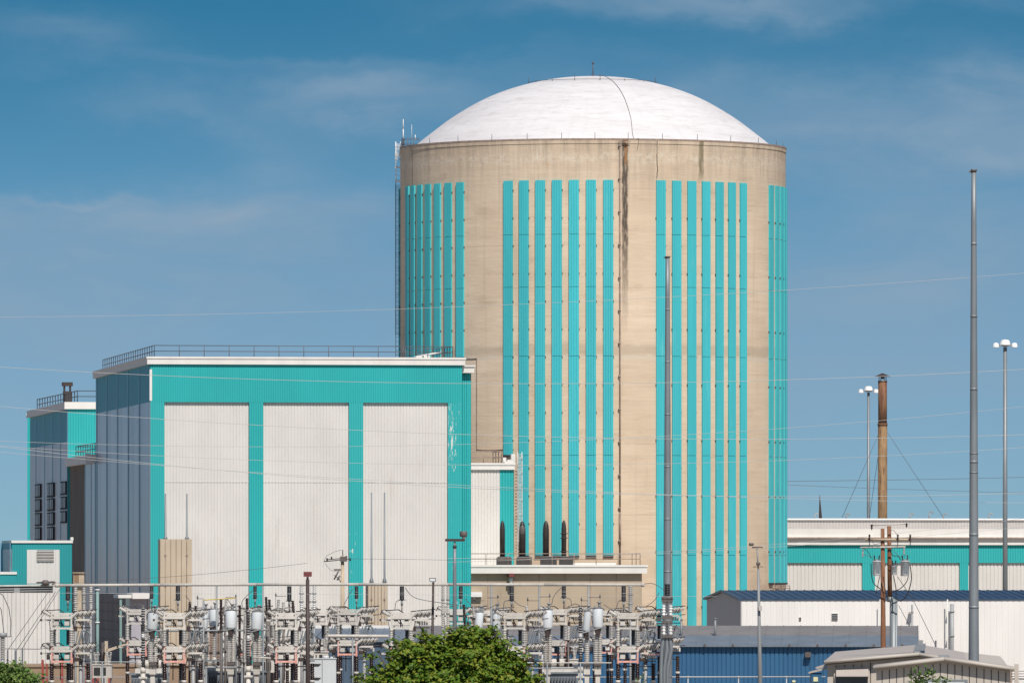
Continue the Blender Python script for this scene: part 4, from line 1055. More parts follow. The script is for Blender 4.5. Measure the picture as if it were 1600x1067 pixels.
# long tubular bus with its posts and hanging insulators
YB = 446.0
bus = empty('bus_pipe', (X(90, YB), YB, 0), 'very long pale horizontal bus pipe running above the whole switchyard', 'bus pipe')
m = MB(); bp = [(-60, 916), (88, 914.3), (240, 913.5), (400, 912.8), (560, 912.6), (700, 912.8), (850, 913), (1006, 913.2)]
for (a, b), (c, d) in zip(bp[:-1], bp[1:]): m.tube(P(a, b, YB), P(c, d, YB), .055 if a < 0 else .085, None, 10)
m.tube(P(1002, 913.2, YB), P(1007, 913.2, YB), .12, None, 10); m.tube(P(86, 914.2, YB), P(92, 914.2, YB), .12, None, 10)
m.build('pipe', 'steel_beige', bus)
for px in (338.5, 411, 767.5, 842.5, 919.5):
    m = MB(); m.tube((X(px, YB), YB, 0), P(px, 912, YB), .055, None, 8); m.build('post', 'galvanised', bus)
hang = [(106, 937, 8.2, 'before the teal corner strip'), (237, 934.5, 6.5, 'at the teal edge of the panelled building'), (278, 937.5, 8, 'before the six ribbed tan wall'), (398.5, 935, 6.5, 'before the second teal pilaster'),
        (452, 939, 8, 'left of the dark pole with maroon sign'), (557, 934.5, 6.5, 'before the third teal pilaster'), (628, 937.5, 8, 'before the right white panel'), (720, 934.5, 7, 'right of the T lamp pole'),
        (799.5, 938.5, 8, 'below the maroon wall lamp'), (881, 934, 7.5, 'above the second banded grey can'), (974.5, 939, 8, 'at the right end of the bus pipe')]
for px, pb, w, lb in hang:
    x = X(px, YB); r_ = w / 2 * YB / FPX
    rt = empty('hanging_insulator', (x, YB, Z(914, YB)), 'black insulator hanging from the bus pipe ' + lb, 'insulator', 'black insulators hanging from the bus pipe')
    m = MB(); zt, zb = Z(915.5, YB), Z(pb, YB); zm_ = zt * .52 + zb * .48
    ribbed(m, (x, YB, zb + .06), (x, YB, zm_ - .01), r_, r_ * .82, .075, 14); ribbed(m, (x, YB, zm_ + .02), (x, YB, zt), r_ * .97, r_ * .82, .075, 14)
    m.lathe((x, YB, zb), (x, YB, zb + .07), [(0, r_ * .6), (1, r_)], 14); m.build('body', 'porcelain_black', rt)
    m = MB(); m.tube((x, YB, zm_ - .015), (x, YB, zm_ + .02), r_ * .9, None, 12); m.tube((x, YB, Z(pb + 8, YB)), (x, YB, zb), r_ * .42, None, 8); m.tube((x - r_ * 1.4, YB, zb + .02), (x + r_ * 1.4, YB, zb + .02), .03, None, 6); m.build('fitting', 'galvanised', rt)
    m = MB(); m.tube((x, YB, Z(pb + 17, YB)), (x, YB, Z(pb + 8, YB)), .035, None, 6); m.build('drop_lead', 'bronze_metal', rt)

rt = empty('louvered_box', (X(122, 470), 470, 0), 'small tan louvered box showing above the bus pipe before the brown wall', 'equipment box')
m = MB(); m.box(X(114.5, 470), X(131, 470), 470, 471, Z(912, 470), Z(895, 470)); m.box(X(113.5, 470), X(132, 470), 469.9, 471.1, Z(895, 470), Z(893.8, 470)); m.box(X(118, 470), X(127, 470), 470.3, 470.7, 0, Z(912, 470)); m.build('body', 'wood_arm', rt)
m = MB()
for q in range(5): m.box(X(115.5 + 1.7 * q, 470), X(116.3 + 1.7 * q, 470), 469.97, 470, Z(910, 470), Z(896.5, 470))
m.build('louver', 'rust', rt)
# tall post insulators behind
gp = [(118, 915, 955, 3.6, 'grey'), (131, 915, 953, 3.4, 'grey'), (142, 913, 953, 3.2, 'grey'), (471, 914, 952, 3.4, 'white'), (483.5, 914, 952, 3.0, 'white'), (491, 914, 952, 3.2, 'white'), (692, 914, 980, 2.8, 'grey'), (700, 914, 980, 2.8, 'grey'), (985, 915, 956, 4.2, 'grey')]
gl = ['tall grey ribbed post insulator, left one of three beside the teal strip', 'tall grey ribbed post insulator, middle of the three near the teal strip', 'tall grey ribbed post insulator, right one of three before the shaded wall',
      'pale ribbed post insulator left of the dark sign pole', 'pale ribbed post insulator just behind the dark sign pole', 'pale ribbed post insulator just right of the dark sign pole',
      'slim grey ribbed insulator left of its twin by the T lamp', 'slim grey ribbed insulator touching the T lamp pole', 'broad grey ribbed post insulator at the right end of the bus']
for (px, a, b, w, cl), lb in zip(gp, gl):
    Yp = 452.0; x = X(px, Yp); r_ = w * Yp / FPX
    rt = empty('post_insulator', (x, Yp, 0), lb, 'insulator', 'tall ribbed post insulators')
    m = MB(); ribbed(m, (x, Yp, Z(b, Yp)), (x, Yp, Z(a, Yp)), r_, r_ * .6, .11, 14); m.build('stack', 'porcelain_grey' if cl == 'grey' else 'porcelain_white', rt)
    m = MB(); m.tube((x, Yp, 0), (x, Yp, Z(b, Yp)), r_ * .5, None, 8)
    for q in (.33, .66): z = Z(b, Yp) + (Z(a, Yp) - Z(b, Yp)) * q; m.tube((x, Yp, z - .03), (x, Yp, z + .03), r_ * 1.1, None, 12)
    m.build('mount', 'galvanised', rt)

# grey instrument cans on ribbed porcelain columns
def can(px, pt, pb, w, tilt, Yc, lab, col2=True, band=False):
    s_ = Yc / FPX; x = X(px, Yc)
    rt = empty('instrument_transformer', (x, Yc, 0), lab, 'transformer', 'grey can topped instrument transformers')
    zt, zb = Z(pt, Yc), Z(pb, Yc); r_ = w / 2 * s_; dx = tilt * s_
    m = MB(); m.lathe((x + dx, Yc, zb), (x - dx, Yc, zt), [(0, r_ * .8), (.05, r_ * .95), (.10, r_), (.95, r_), (1, r_ * .93)], 22); m.build('can', 'can_grey', rt)
    m = MB(); m.tube((x - dx, Yc, zt), (x - dx, Yc, zt + .04), r_ * 1.06, None, 20); m.tube((x - dx + r_ * .3, Yc, zt), (x - dx + r_ * .3, Yc, zt + 10 * s_), .085, .06, 10); m.tube((x - dx - r_ * .5, Yc, zt), (x - dx - r_ * .5, Yc, zt + 5 * s_), .05, None, 8)
    m.tube((x - dx + r_ * .3, Yc, zt + 8 * s_), (x - dx + r_ * .3, Yc, zt + 10.5 * s_), .12, None, 10)
    m.tube((x - 12 * s_, Yc - .2, Z(pb + 4, Yc)), (x + 6 * s_, Yc - .2, Z(pb - 1, Yc)), .045, None, 6); m.build('terminal', 'galvanised', rt)
    m = MB(); m.lathe((x + dx, Yc, Z(pb + 8, Yc)), (x + dx, Yc, zb), [(0, .13), (.4, .16), (1, r_ * .7)], 12); m.box(x - 3 * s_, x + 3 * s_, Yc - .3, Yc + .1, Z(pb + 12, Yc), Z(pb + 3, Yc)); m.build('neck', 'dark_brown_metal', rt)
    for q in ((-3.2, 3.4) if col2 else (0,)):
        m = MB(); xx = x + q * s_; ribbed(m, (xx, Yc + (.3 if q > 0 else 0), Z(1034, Yc)), (xx, Yc + (.3 if q > 0 else 0), Z(pb + 9, Yc)), 4.5 * s_, 3.0 * s_, .10, 14); m.build('porcelain_column', 'porcelain_grey', rt)
    m = MB(); m.box(x - 6 * s_, x + 6 * s_, Yc - .25, Yc + .5, Z(1039, Yc), Z(1034, Yc)); m.build('base_flange', 'bronze_metal', rt)
    m = MB(); m.box(x - 5 * s_, x + 5 * s_, Yc - .2, Yc + .45, Z(1053, Yc), Z(1045, Yc)); m.box(x - 3.5 * s_, x + 3.5 * s_, Yc - .1, Yc + .3, 0, Z(1053, Yc)); m.tube((x - 3 * s_, Yc, Z(1045, Yc)), (x - 3 * s_, Yc, Z(1039, Yc)), .1); m.tube((x + 3 * s_, Yc, Z(1045, Yc)), (x + 3 * s_, Yc, Z(1039, Yc)), .1); m.build('base_box', 'steel_beige', rt)
    return rt
can(238.5, 956, 984, 17, -1.2, 436, 'tilted grey can transformer before the corner pilaster of the panelled building')
can(318, 953, 982, 15, -1.5, 440, 'grey can transformer with its top beside the yellow rod', False)
can(334, 951, 977, 15, 0, 448, 'grey can transformer half hidden behind the bus post', False)
can(360.5, 953, 982, 17, 0, 436, 'upright grey can transformer in the gap left of the teal pilaster')
can(401, 955, 984, 17, -1.0, 438, 'tilted grey can transformer right before the second teal pilaster')
can(748.5, 956, 985, 13, -1.2, 440, 'leaning grey can transformer rising over the top of the maple')
can(775.5, 953, 983, 13, 0, 444, 'grey can transformer partly hidden behind its bus post above the maple', False)
can(855.5, 952, 982, 16.5, 0, 434, 'upright grey can transformer right of the maple crown, left of the ribbed column')
can(917, 955, 986, 11.5, -1.4, 442, 'slim leaning grey can beside the black and white ribbed column', False)
can(934, 950, 981, 16.5, 0, 434, 'upright grey can transformer with a tall top bushing, rightmost of all')
# banded disc columns
def disc_col(px, pt, pb, lab, mt='porcelain_black'):
    Yc = 432.0; s_ = Yc / FPX; x = X(px, Yc)
    rt = empty('disc_insulator_column', (x, Yc, 0), lab, 'insulator', 'dark ribbed insulator columns')
    zt, zm_, zb = Z(pt, Yc), Z((pt + pb) / 2 - 2, Yc), Z(pb, Yc)
    m = MB(); ribbed(m, (x, Yc, zb), (x, Yc, zm_ - .12), 3.5 * s_, 1.9 * s_, .13, 14); ribbed(m, (x, Yc, zm_ + .12), (x, Yc, zt), 3.3 * s_, 1.9 * s_, .13, 14); m.build('discs', mt, rt)
    m = MB(); m.tube((x, Yc, zm_ - .14), (x, Yc, zm_ + .14), 2.6 * s_, None, 12)
    k = 0; z = zb
    while z < zt: m.tube((x, Yc, z + .055), (x, Yc, z + .085), 2.9 * s_, None, 10); z += .13
    m.build('core', 'porcelain_white', rt)
    m = MB(); m.tube((x, Yc, 0), (x, Yc, zb), 4.6 * s_, 3.6 * s_, 12); m.tube((x, Yc, zb - .3), (x, Yc, zb - .05), 4.3 * s_, None, 12); m.box(x - 6.5 * s_, x + 6.5 * s_, Yc - .2, Yc + .2, zb - .6, zb - .5); m.build('pedestal', 'steel_beige', rt)
    m = MB(); m.tube((x, Yc, zt), (x, Yc, zt + .12), .1); m.path([(x, Yc, zt + .1), (x - 8 * s_, Yc, zt + .22), (x - 20 * s_, Yc, zt + .05)], .022, 5); m.build('terminal', 'bronze_metal', rt)
disc_col(223.5, 949, 1042, 'black and white banded insulator column, leftmost of three')
disc_col(388, 956, 1040, 'black and white banded insulator column before the left white bay, second')
disc_col(907, 949, 1041, 'black and white banded insulator column over the blue workshop wall')
# triple white insulator by the mast
Yc = 428.0; s_ = Yc / FPX
tr = empty('triple_insulator', (X(1042.5, Yc), Yc, 0), 'cluster of bright white ribbed insulators in front of the grey mast', 'insulator')
for q in (-5.4, 0, 5.4):
    for a, b in ((962, 940), (992, 972.5)):
        m = MB(); x = X(1042.5 + q, Yc); yy = Yc + (.35 if q == 0 else 0); ribbed(m, (x, yy, Z(a, Yc)), (x, yy, Z(b, Yc)), 3.3 * s_, 1.9 * s_, .135, 14); m.build('insulator', 'porcelain_white', tr)
m = MB()
for pa, pb in ((940, 936.5), (967, 962), (973, 970), (996, 992)): m.box(X(1034, Yc), X(1051, Yc), Yc - .2, Yc + .5, Z(pa, Yc), Z(pb, Yc))
for q in range(8): x = X(1035 + 2.2 * q, Yc); m.tube((x, Yc, Z(937, Yc)), (x, Yc, Z(931 + (q % 3), Yc)), .045); m.tube((x, Yc, Z(1001, Yc)), (x, Yc, Z(995, Yc)), .04)
m.build('mounting_plate', 'bronze_metal', tr)
m = MB()
for q, dx in ((-5, -2), (0, 1), (5, 3)): m.path([P(1042 + q, 996, Yc), P(1041 + q + dx, 1015, Yc), P(1038 + q, 1045, Yc), (X(1038 + q, Yc), Yc, 0)], .10, 8)
m.build('cable_riser', 'mast_grey', tr)
m = MB(); x = X(1043, Yc); m.box(x - 4 * s_, x + 4 * s_, Yc + .55, Yc + .9, Z(931, Yc), Z(912, Yc)); ribbed(m, (x, Yc + .3, Z(931, Yc)), (x, Yc + .3, Z(912, Yc)), 4.2 * s_, 3 * s_, .12, 12); m.build('top_bushing', 'porcelain_black', tr)

# power transformers, cabinets
def ptrans(px0, px1, Y, ptop, lab):
    x0, x1 = X(px0, Y), X(px1, Y); s_ = Y / FPX
    rt = empty('power_transformer', ((x0 + x1) / 2, Y, 0), lab, 'transformer')
    z = Z(ptop, Y)
    m = MB(); m.box(x0, x1, Y, Y + 2.4, 0, z); m.box(x0 - .12, x1 + .12, Y - .12, Y + 2.5, z, z + .09); m.build('tank', 'mast_grey', rt)
    m = MB(); n = int((x1 - x0) / .16)
    for i in range(n): xx = x0 + (x1 - x0) * (i + .5) / n; m.box(xx - .03, xx + .03, Y - .35, Y, .4, z - .2)
    m.build('cooling_fins', 'rail_grey', rt)
    m = MB(); m.box(x0 + .2, x1 - .2, Y + .3, Y + 1.8, z + .09, z + .35); m.tube((x0 + .3, Y + 1, z + .6), (x0 + 1.6, Y + 1, z + .6), .22, None, 14); m.build('conservator', 'steel_beige', rt)
    for q in (.35, .55, .75):
        m = MB(); xx = x0 + (x1 - x0) * q; ribbed(m, (xx, Y + .8, z + .35), (xx, Y + .8, z + .35 + .85), .09, .05, .08, 10); m.build('bushing', 'porcelain_brown', rt)
ptrans(836, 902, 440, 1052, 'dark grey transformer tank with bushings right below the maple crown edge')
ptrans(300, 415, 442, 1050, 'long grey transformer tank beneath the left cans')
ptrans(205, 258, 441, 1054, 'grey transformer tank with bushings under the left banded column')
def cabinet(px0, px1, Y, pt, lab, vents=True):
    x0, x1 = X(px0, Y), X(px1, Y); rt = empty('control_cabinet', ((x0 + x1) / 2, Y, 0), lab, 'cabinet'); z = Z(pt, Y)
    m = MB(); m.box(x0, x1, Y, Y + .9, 0, z); m.box(x0 - .03, x1 + .03, Y - .04, Y + .94, z, z + .04); m.build('body', 'can_grey', rt)
    xm = x0 + (x1 - x0) * .46
    m = MB(); m.box(xm - .012, xm + .012, Y - .006, Y, .3, z - .05); 
    for k in range(3): zz = z - .25 - k * .75; m.prism([(x0 + .1, zz), (x0 + .58, zz - .02), (x0 + .45, zz - .14), (x0 + .1, zz - .14)], Y - .03, Y)
    m.build('vent_hood', 'dark_gap', rt)
    m = MB(); m.tube((x1 - .55, Y + .3, z + .04), (x1 - .55, Y + .3, z + .16), .16); m.tube((x1 - .25, Y + .3, z + .04), (x1 - .25, Y + .3, z + .12), .08); m.build('top_fitting', 'can_grey', rt)
cabinet(485, 525, 438, 1029, 'white double control cabinet just right of the dark sign pole')
# small circuit breakers filling the yard
def breaker(px, pt, Y, lab):
    x = X(px, Y); s_ = Y / FPX; rt = empty('circuit_breaker', (x, Y, 0), lab, 'circuit breaker', 'small circuit breakers in the yard'); z = Z(pt + 26, Y)
    m = MB(); m.box(x - 15 * s_, x + 15 * s_, Y - .3, Y + .7, z - .75, z); m.box(x - 16 * s_, x + 16 * s_, Y - .35, Y + .75, z - .02, z + .04); m.box(x - 13 * s_, x - 3 * s_, Y - .33, Y - .3, z - .6, z - .15, 1); m.box(x + 1 * s_, x + 6 * s_, Y - .33, Y - .3, z - .6, z - .15, 1); m.build('tank', ['steel_beige', 'dark_gap'], rt)
    m = MB()
    for q in (-13, 12): m.box(x + q * s_, x + (q + 2.5) * s_, Y, Y + .2, 0, z - .75)
    m.tube((x - 12 * s_, Y, z - .75), (x + 12 * s_, Y, z - 1.9), .04, None, 6); m.build('stand', 'galvanised', rt)
    for q in (-10, 0, 10):
        for dv, lean in ((-.15, -2.5), (.5, 2.5)):
            m = MB(); ribbed(m, (x + q * s_, Y + dv, z), (x + (q + lean) * s_, Y + dv - .1, z + .72), .085, .05, .08, 10); m.build('bushing', 'porcelain_grey' if q else 'porcelain_brown', rt)
    m = MB()
    for q in (-10, 0, 10): m.path([(x + (q - 2.5) * s_, Y - .25, z + .72), (x + (q - 3) * s_, Y - .2, z + .85), (x + (q + 4) * s_, Y, z + 1.15)], .02, 5)
    m.build('lead', 'dark_brown_metal', rt)
for px, pt, Yc, lb_ in ((250, 1003, 447, 'small circuit breaker between the banded column and the second front rack'), (312, 1002, 449, 'small circuit breaker left of the brown radiators'), (372, 1000, 446, 'small circuit breaker just left of the second banded column'),
                       (418, 1003, 449, 'small circuit breaker right of the second banded column'), (888, 1004, 450, 'small circuit breaker over the blue wall left of the right banded column'), (160, 1012, 462, 'small circuit breaker before the green grey standpipe'), (498, 992, 452, 'small circuit breaker above the white double cabinet')): breaker(px, pt, Yc, lb_)
# radiator bank
Yc = 440.0
rt = empty('radiator_bank', (X(336, Yc), Yc, 0), 'brown ribbed radiator pair under a small grey frame', 'radiator')
for a in (325.5, 337.5):
    m = MB(); x0, x1 = X(a, Yc), X(a + 7.5, Yc)
    for k in range(16): z = Z(1029, Yc) + k * .095; m.box(x0, x1, Yc, Yc + .5, z, z + .06)
    m.box(x0 + .08, x1 - .08, Yc + .1, Yc + .4, Z(1030, Yc), Z(986, Yc)); m.build('radiator', 'rail_brown', rt)
m = MB(); m.box(X(321, Yc), X(348, Yc), Yc - .1, Yc + .6, Z(986, Yc), Z(983.5, Yc)); m.box(X(321, Yc), X(324, Yc), Yc, Yc + .4, 0, Z(985, Yc)); m.box(X(322, Yc), X(348, Yc), Yc - .1, Yc + .6, Z(1033, Yc), Z(1030, Yc)); m.box(X(346, Yc), X(348, Yc), Yc, Yc + .3, 0, Z(985, Yc)); m.build('frame', 'mast_grey', rt)
# pale diagonal struts
Yc = 444.0; m = MB(); m.path([P(344, 986, Yc), P(357, 1012, Yc)], .07, 6); m.path([P(343, 1010, Yc), P(352, 1030, Yc)], .06, 6); m.path([P(344, 990, Yc), P(344, 1050, Yc)], .05, 6); m.tube(P(357, 1012, Yc), (X(357, Yc), Yc, 0), .05)
tag(m.build('strut_frame', 'porcelain_white'), 'pale diagonal strut frame beside the brown radiators', 'frame')
# green pipes, tan post, boxes at the left end
for px, pt, lab in ((152.3, 920, 'green grey standpipe with white collars by the shaded wall'),):
    Yc = 560.0; x = X(px, Yc); rt = empty('green_standpipe', (x, Yc, 0), lab, 'pipe'); m = MB(); m.tube((x, Yc, 0), (x, Yc, Z(pt, Yc)), .115, None, 10); m.build('pipe', 'green_pipe', rt)
    m = MB()
    for py in (921, 972, 1022): m.tube((x, Yc, Z(py + 1, Yc)), (x, Yc, Z(py - 1, Yc)), .17, None, 10)
    m.build('collar', 'white_paint', rt)
Yc = 520.0; m = MB(); m.box(X(163.5, Yc), X(168.5, Yc), Yc, Yc + .25, 0, Z(1001, Yc)); m.box(X(158.5, Yc), X(163.4, Yc), Yc + .1, Yc + .4, 0, Z(1003, Yc), 1); m.prism([(X(168.5, Yc), Z(1018, Yc)), (X(200, Yc), Z(1006, Yc)), (X(200, Yc), Z(1003.5, Yc)), (X(168.5, Yc), Z(1013, Yc))], Yc + .05, Yc + .2)
tag(m.build('braced_post', ['tan_concrete', 'bronze_metal']), 'tan square post with a slanted brace at the left end of the yard', 'post')
rng = random.Random(3)
for k, (px, w, pt, lab) in enumerate(((66.5, 3.2, 1030, 'tall narrow red barrier standing at the far left, leftmost of the red ones'), (73, 2.2, 1036, 'small red barrier just right of the leftmost one'), (97, 2.6, 1036, 'thin red barrier behind the first switch rack'),
        (131, 4, 1036, 'red barrier panel right of the first switch rack'), (148.5, 9.5, 1038.5, 'widest red barrier panel of the row'), (172, 4.5, 1039, 'red barrier panel just right of the tan square post'), (198, 2.5, 1042, 'last small red barrier toward the second rack'))):
    Yc = 556.0; s_ = Yc / FPX; x = X(px, Yc); m = MB()
    m.prism([(x - w * s_ / 2, Z(1052, Yc)), (x + w * s_ / 2, Z(1052, Yc)), (x + w * s_ / 2, Z(pt + .8, Yc)), (x + w * s_ * .2, Z(pt, Yc)), (x - w * s_ * .3, Z(pt, Yc)), (x - w * s_ / 2, Z(pt + 1.5, Yc))], Yc, Yc + .25)
    m.box(x - w * s_ * .6, x + w * s_ * .6, Yc - .1, Yc + .35, 0, Z(1052, Yc))
    tag(m.build('red_barrier', 'red_plastic'), lab, 'barrier', 'red barriers before the tan wall')
# insulator with looped leads at extreme left
Yc = 430.0; x = X(7, Yc); rt = empty('cable_termination', (x, Yc, 0), 'grey ribbed cable termination with two looping leads at the left edge', 'insulator')
m = MB(); ribbed(m, (x - .1, Yc, Z(1030, Yc)), (x - .1, Yc, Z(995, Yc)), .16, .1, .09, 12); m.build('insulator', 'porcelain_grey', rt)
m = MB(); m.tube((x - .1, Yc, Z(995, Yc)), (x - .1, Yc, Z(988, Yc)), .24, None, 12); m.box(x, x + .4, Yc - .05, Yc + .05, Z(995, Yc), Z(993, Yc)); m.tube((x - .1, Yc, 0), (x - .1, Yc, Z(1030, Yc)), .12); m.build('cap', 'galvanised', rt)
m = MB(); m.path([P(-30, 925, Yc), P(-8, 936, Yc), P(2, 952, Yc), P(6, 988, Yc)], .022, 5); m.path([P(-25, 910, Yc), P(5, 930, Yc), P(14, 950, Yc), P(17, 972, Yc), P(16, 994, Yc)], .022, 5); m.build('lead', 'wire_dark', rt)
# horizontal pipes through the yard
def yard_bar(pts, Yc, r_, mt, lab, feet=()):
    rt = empty('yard_bar', (X(pts[0][0], Yc), Yc, 0), lab, 'pipe', 'horizontal bars through the switchyard'); m = MB(); m.path([P(a, b, Yc) for a, b in pts], r_, 8); m.build('bar', mt, rt)
    for px in feet:
        m = MB(); m.tube((X(px, Yc), Yc, 0), P(px, pts[0][1], Yc), .05, None, 8); m.build('post', 'mast_grey', rt)
yard_bar([(225, 985.5), (300, 985), (420, 984)], 439, .05, 'mast_grey', 'dark horizontal bar under the left group of cans', (262, 300, 411))
yard_bar([(512, 993), (607, 993.5)], 424, .085, 'steel_beige', 'thick pale crossbar in front of the narrow tan wall', (551,))
yard_bar([(820, 1035), (955, 1035)], 428, .03, 'steel_beige', 'thin pale bar below the right group of cans', (855, 907))
yard_bar([(828, 1043.5), (897, 1043.5)], 429, .035, 'galvanised', 'grey bar just above the transformer tank beside the maple', (855,))
yard_bar([(140, 1033.5), (335, 1034)], 452, .03, 'galvanised', 'long thin grey bar low across the left yard', (160, 220, 330))
yard_bar([(320, 1042), (380, 1042)], 434, .05, 'galvanised', 'grey bar above the long transformer tank', (322, 378))
yard_bar([(0, 1013), (60, 1013.5), (80, 1012)], 452, .02, 'wire_dark', 'thin dark bar at the far left of the yard', (24,))
yard_bar([(396, 1026), (440, 1029)], 433, .045, 'steel_beige', 'short pale bar running low left of the dark sign pole', (436,))
# small lightning spikes with side arms
sp_l = [(741, 937, 757, 'left of the first bus post by the maple'), (778, 932.5, 762, 'between the two maple side bus posts'), (824.5, 937, 841, 'left of the second right bus post'), (859, 931, 843, 'above the first banded can at right'),
        (908.5, 937, 919, 'above the right banded column'), (937.5, 932, 920, 'above the rightmost grey can'), (308.5, 934, 319, 'at the left end of the yellow rod'), (368.5, 932, 352, 'between the left cans and teal pilaster'), (431, 930, 447, 'left of the dark sign pole')]
for px, py, ax, lb in sp_l:
    Yc = 440.0; x = X(px, Yc); m = MB(); m.tube((x, Yc, 0), (x, Yc, Z(py - 5, Yc)), .022, .014, 6); m.tube((x, Yc, Z(py + 1, Yc)), (x, Yc, Z(py - 3, Yc)), .05, None, 6); m.tube((x, Yc, Z(py + 1, Yc)), (X(ax, Yc), Yc, Z(py + 1, Yc)), .016, None, 5)
    tag(m.build('spike_rod', 'wire_dark'), 'thin dark rod with a side arm ' + lb, 'rod', 'thin rods over the switchyard')
m = MB(); Yc = 437; m.path([P(317, 937, Yc), P(345, 935.5, Yc), P(370, 933.5, Yc)], .03, 6); m.tube(P(318, 937, Yc), (X(318, Yc), Yc, 0), .05, None, 8, 1); m.tube(P(369, 933.5, Yc), (X(369, Yc), Yc, 0), .05, None, 8, 1)
tag(m.build('yellow_rod', ['yellow_paint', 'galvanised']), 'yellow insulating rod lying level above the left cans', 'rod')
# dense small bushings over the left group
rng = random.Random(11)
bush = [(345.5, 936, 985), (352, 934, 960), (386, 934, 955), (417, 932, 958), (421, 936, 965), (434, 936, 958), (443, 940, 960), (459, 938, 958), (374, 945, 1030), (381, 948, 1035), (296, 940, 957), (305, 946, 958), (727, 944, 990), (741, 946, 965), (824, 946, 962), (888, 978, 1000)]
for i, (px, a, b) in enumerate(bush):
    Yc = 433.0 + (i * 7) % 12; x = X(px, Yc); rt = empty('equipment_bushing', (x, Yc, 0), 'x', 'insulator', 'small ribbed bushings among the switchgear')
    m = MB(); ribbed(m, (x, Yc, Z(b, Yc)), (x + rng.uniform(-.08, .08), Yc, Z(a, Yc)), .095, .06, .08, 10); m.build('stack', rng.choice(['porcelain_grey', 'porcelain_grey', 'porcelain_brown']), rt)
    m = MB(); m.tube((x, Yc, 0), (x, Yc, Z(b, Yc)), .06, None, 8); m.tube((x, Yc, Z(b, Yc) - .03), (x, Yc, Z(b, Yc) + .04), .12, None, 8); m.build('mount', 'bronze_metal', rt)
    near = ['right of the brown radiators', 'above the upright left can', 'above the second banded column', 'right of the second teal pilaster', 'second one right of the teal pilaster', 'below the arm of the left thin rod', 'left of the third front rack top',
            'just left of the dark sign pole', 'tall one right of the upright left can', 'tall one touching the second banded column', 'left above the second front rack', 'right above the second front rack', 'tall one at the peak of the maple', 'just right of the maple peak', 'left of the second right bus post', 'below the second row rack over the grey roof'][i]
    rt['label'] = 'small ribbed bushing ' + near
# curved jumper cables
jc = [([(119, 950), (112, 940), (107, 938)], 'beside the first hanging insulator'), ([(384, 958), (378, 940), (395, 922)], 'looping up to the bus before the white bay'), ([(633, 918), (650, 934), (700, 943), (728, 948)], 'sagging from the bus past the right white panel'),
      ([(617, 952), (619, 940), (626, 937)], 'at the hanging insulator over the right white panel'), ([(727, 935), (735, 944), (741, 948)], 'right of the T lamp pole'), ([(745, 948), (762, 950), (780, 942)], 'sagging above the maple side cans'),
      ([(787, 952), (788, 940), (796, 937)], 'left of the middle hanging insulator'), ([(803, 938), (812, 945), (822, 948)], 'right of the middle hanging insulator'), ([(862, 945), (866, 930), (880, 915)], 'rising to the bus over the right banded can'),
      ([(882, 933), (891, 936), (893, 945)], 'short one by the right middle hanging insulator'), ([(943, 944), (955, 951), (962, 952), (966, 940), (970, 937)], 'between the rightmost can and the last hanging insulator'),
      ([(1006, 912), (1018, 911), (1030, 916), (1040, 924)], 'linking the bus end to the mast insulators'), ([(1008, 948), (1022, 938), (1030, 925)], 'thin one below the bus end'), ([(537, 945), (545, 930), (552, 918)], 'before the third teal pilaster'),
      ([(300, 958), (297, 940), (290, 930)], 'before the six ribbed tan wall'), ([(355, 935), (362, 944), (370, 944)], 'between two thin rods at left')]
for pts, lb in jc:
    Yc = 436.0; P3 = [P(a, b, Yc) for a, b in pts]; out = []
    for k in range(len(P3) - 1):
        p0 = P3[max(0, k - 1)]; p1 = P3[k]; p2 = P3[k + 1]; p3 = P3[min(len(P3) - 1, k + 2)]
        for q in range(6):
            t_ = q / 6; out.append(.5 * ((2 * p1) + (p2 - p0) * t_ + (2 * p0 - 5 * p1 + 4 * p2 - p3) * t_ ** 2 + (3 * p1 - p0 - 3 * p2 + p3) * t_ ** 3))
    out.append(P3[-1]); m = MB(); m.path(out, .018, 5)
    tag(m.build('jumper_cable', 'wire_dark'), 'thin curved jumper cable ' + lb, 'cable', 'jumper cables in the switchyard')
for i, (a, b, c, d) in enumerate(((75, 925, 12, 1015), (87, 924, 25, 1017), (97, 914, 35, 1012))):
    Yc = 450.0; m = MB(); m.tube(P(a, b, Yc), P(c, d, Yc), .016, None, 5); m.tube(P(c, d, Yc), (X(c, Yc), Yc, 0), .05, .05, 6)
    tag(m.build('slanting_lead', 'wire_dark'), 'thin lead slanting down to the left, %s of three before the white annex' % ('leftmost', 'middle', 'rightmost')[i], 'cable', 'slanting leads at the left')
m = MB(); p = P(71, 911.5, YB); m.tube((p.x - .5, p.y, p.z + .05), (p.x + .5, p.y, p.z + .1), .05); m.lathe((p.x, p.y, p.z - .12), (p.x, p.y, p.z + .2), [(0, .08), (.5, .3), (1, .12)], 10); m.tube((p.x + .25, p.y, p.z - .2), (p.x + .55, p.y, p.z + .1), .05)
m.build('clamp', 'bronze_metal', bus)

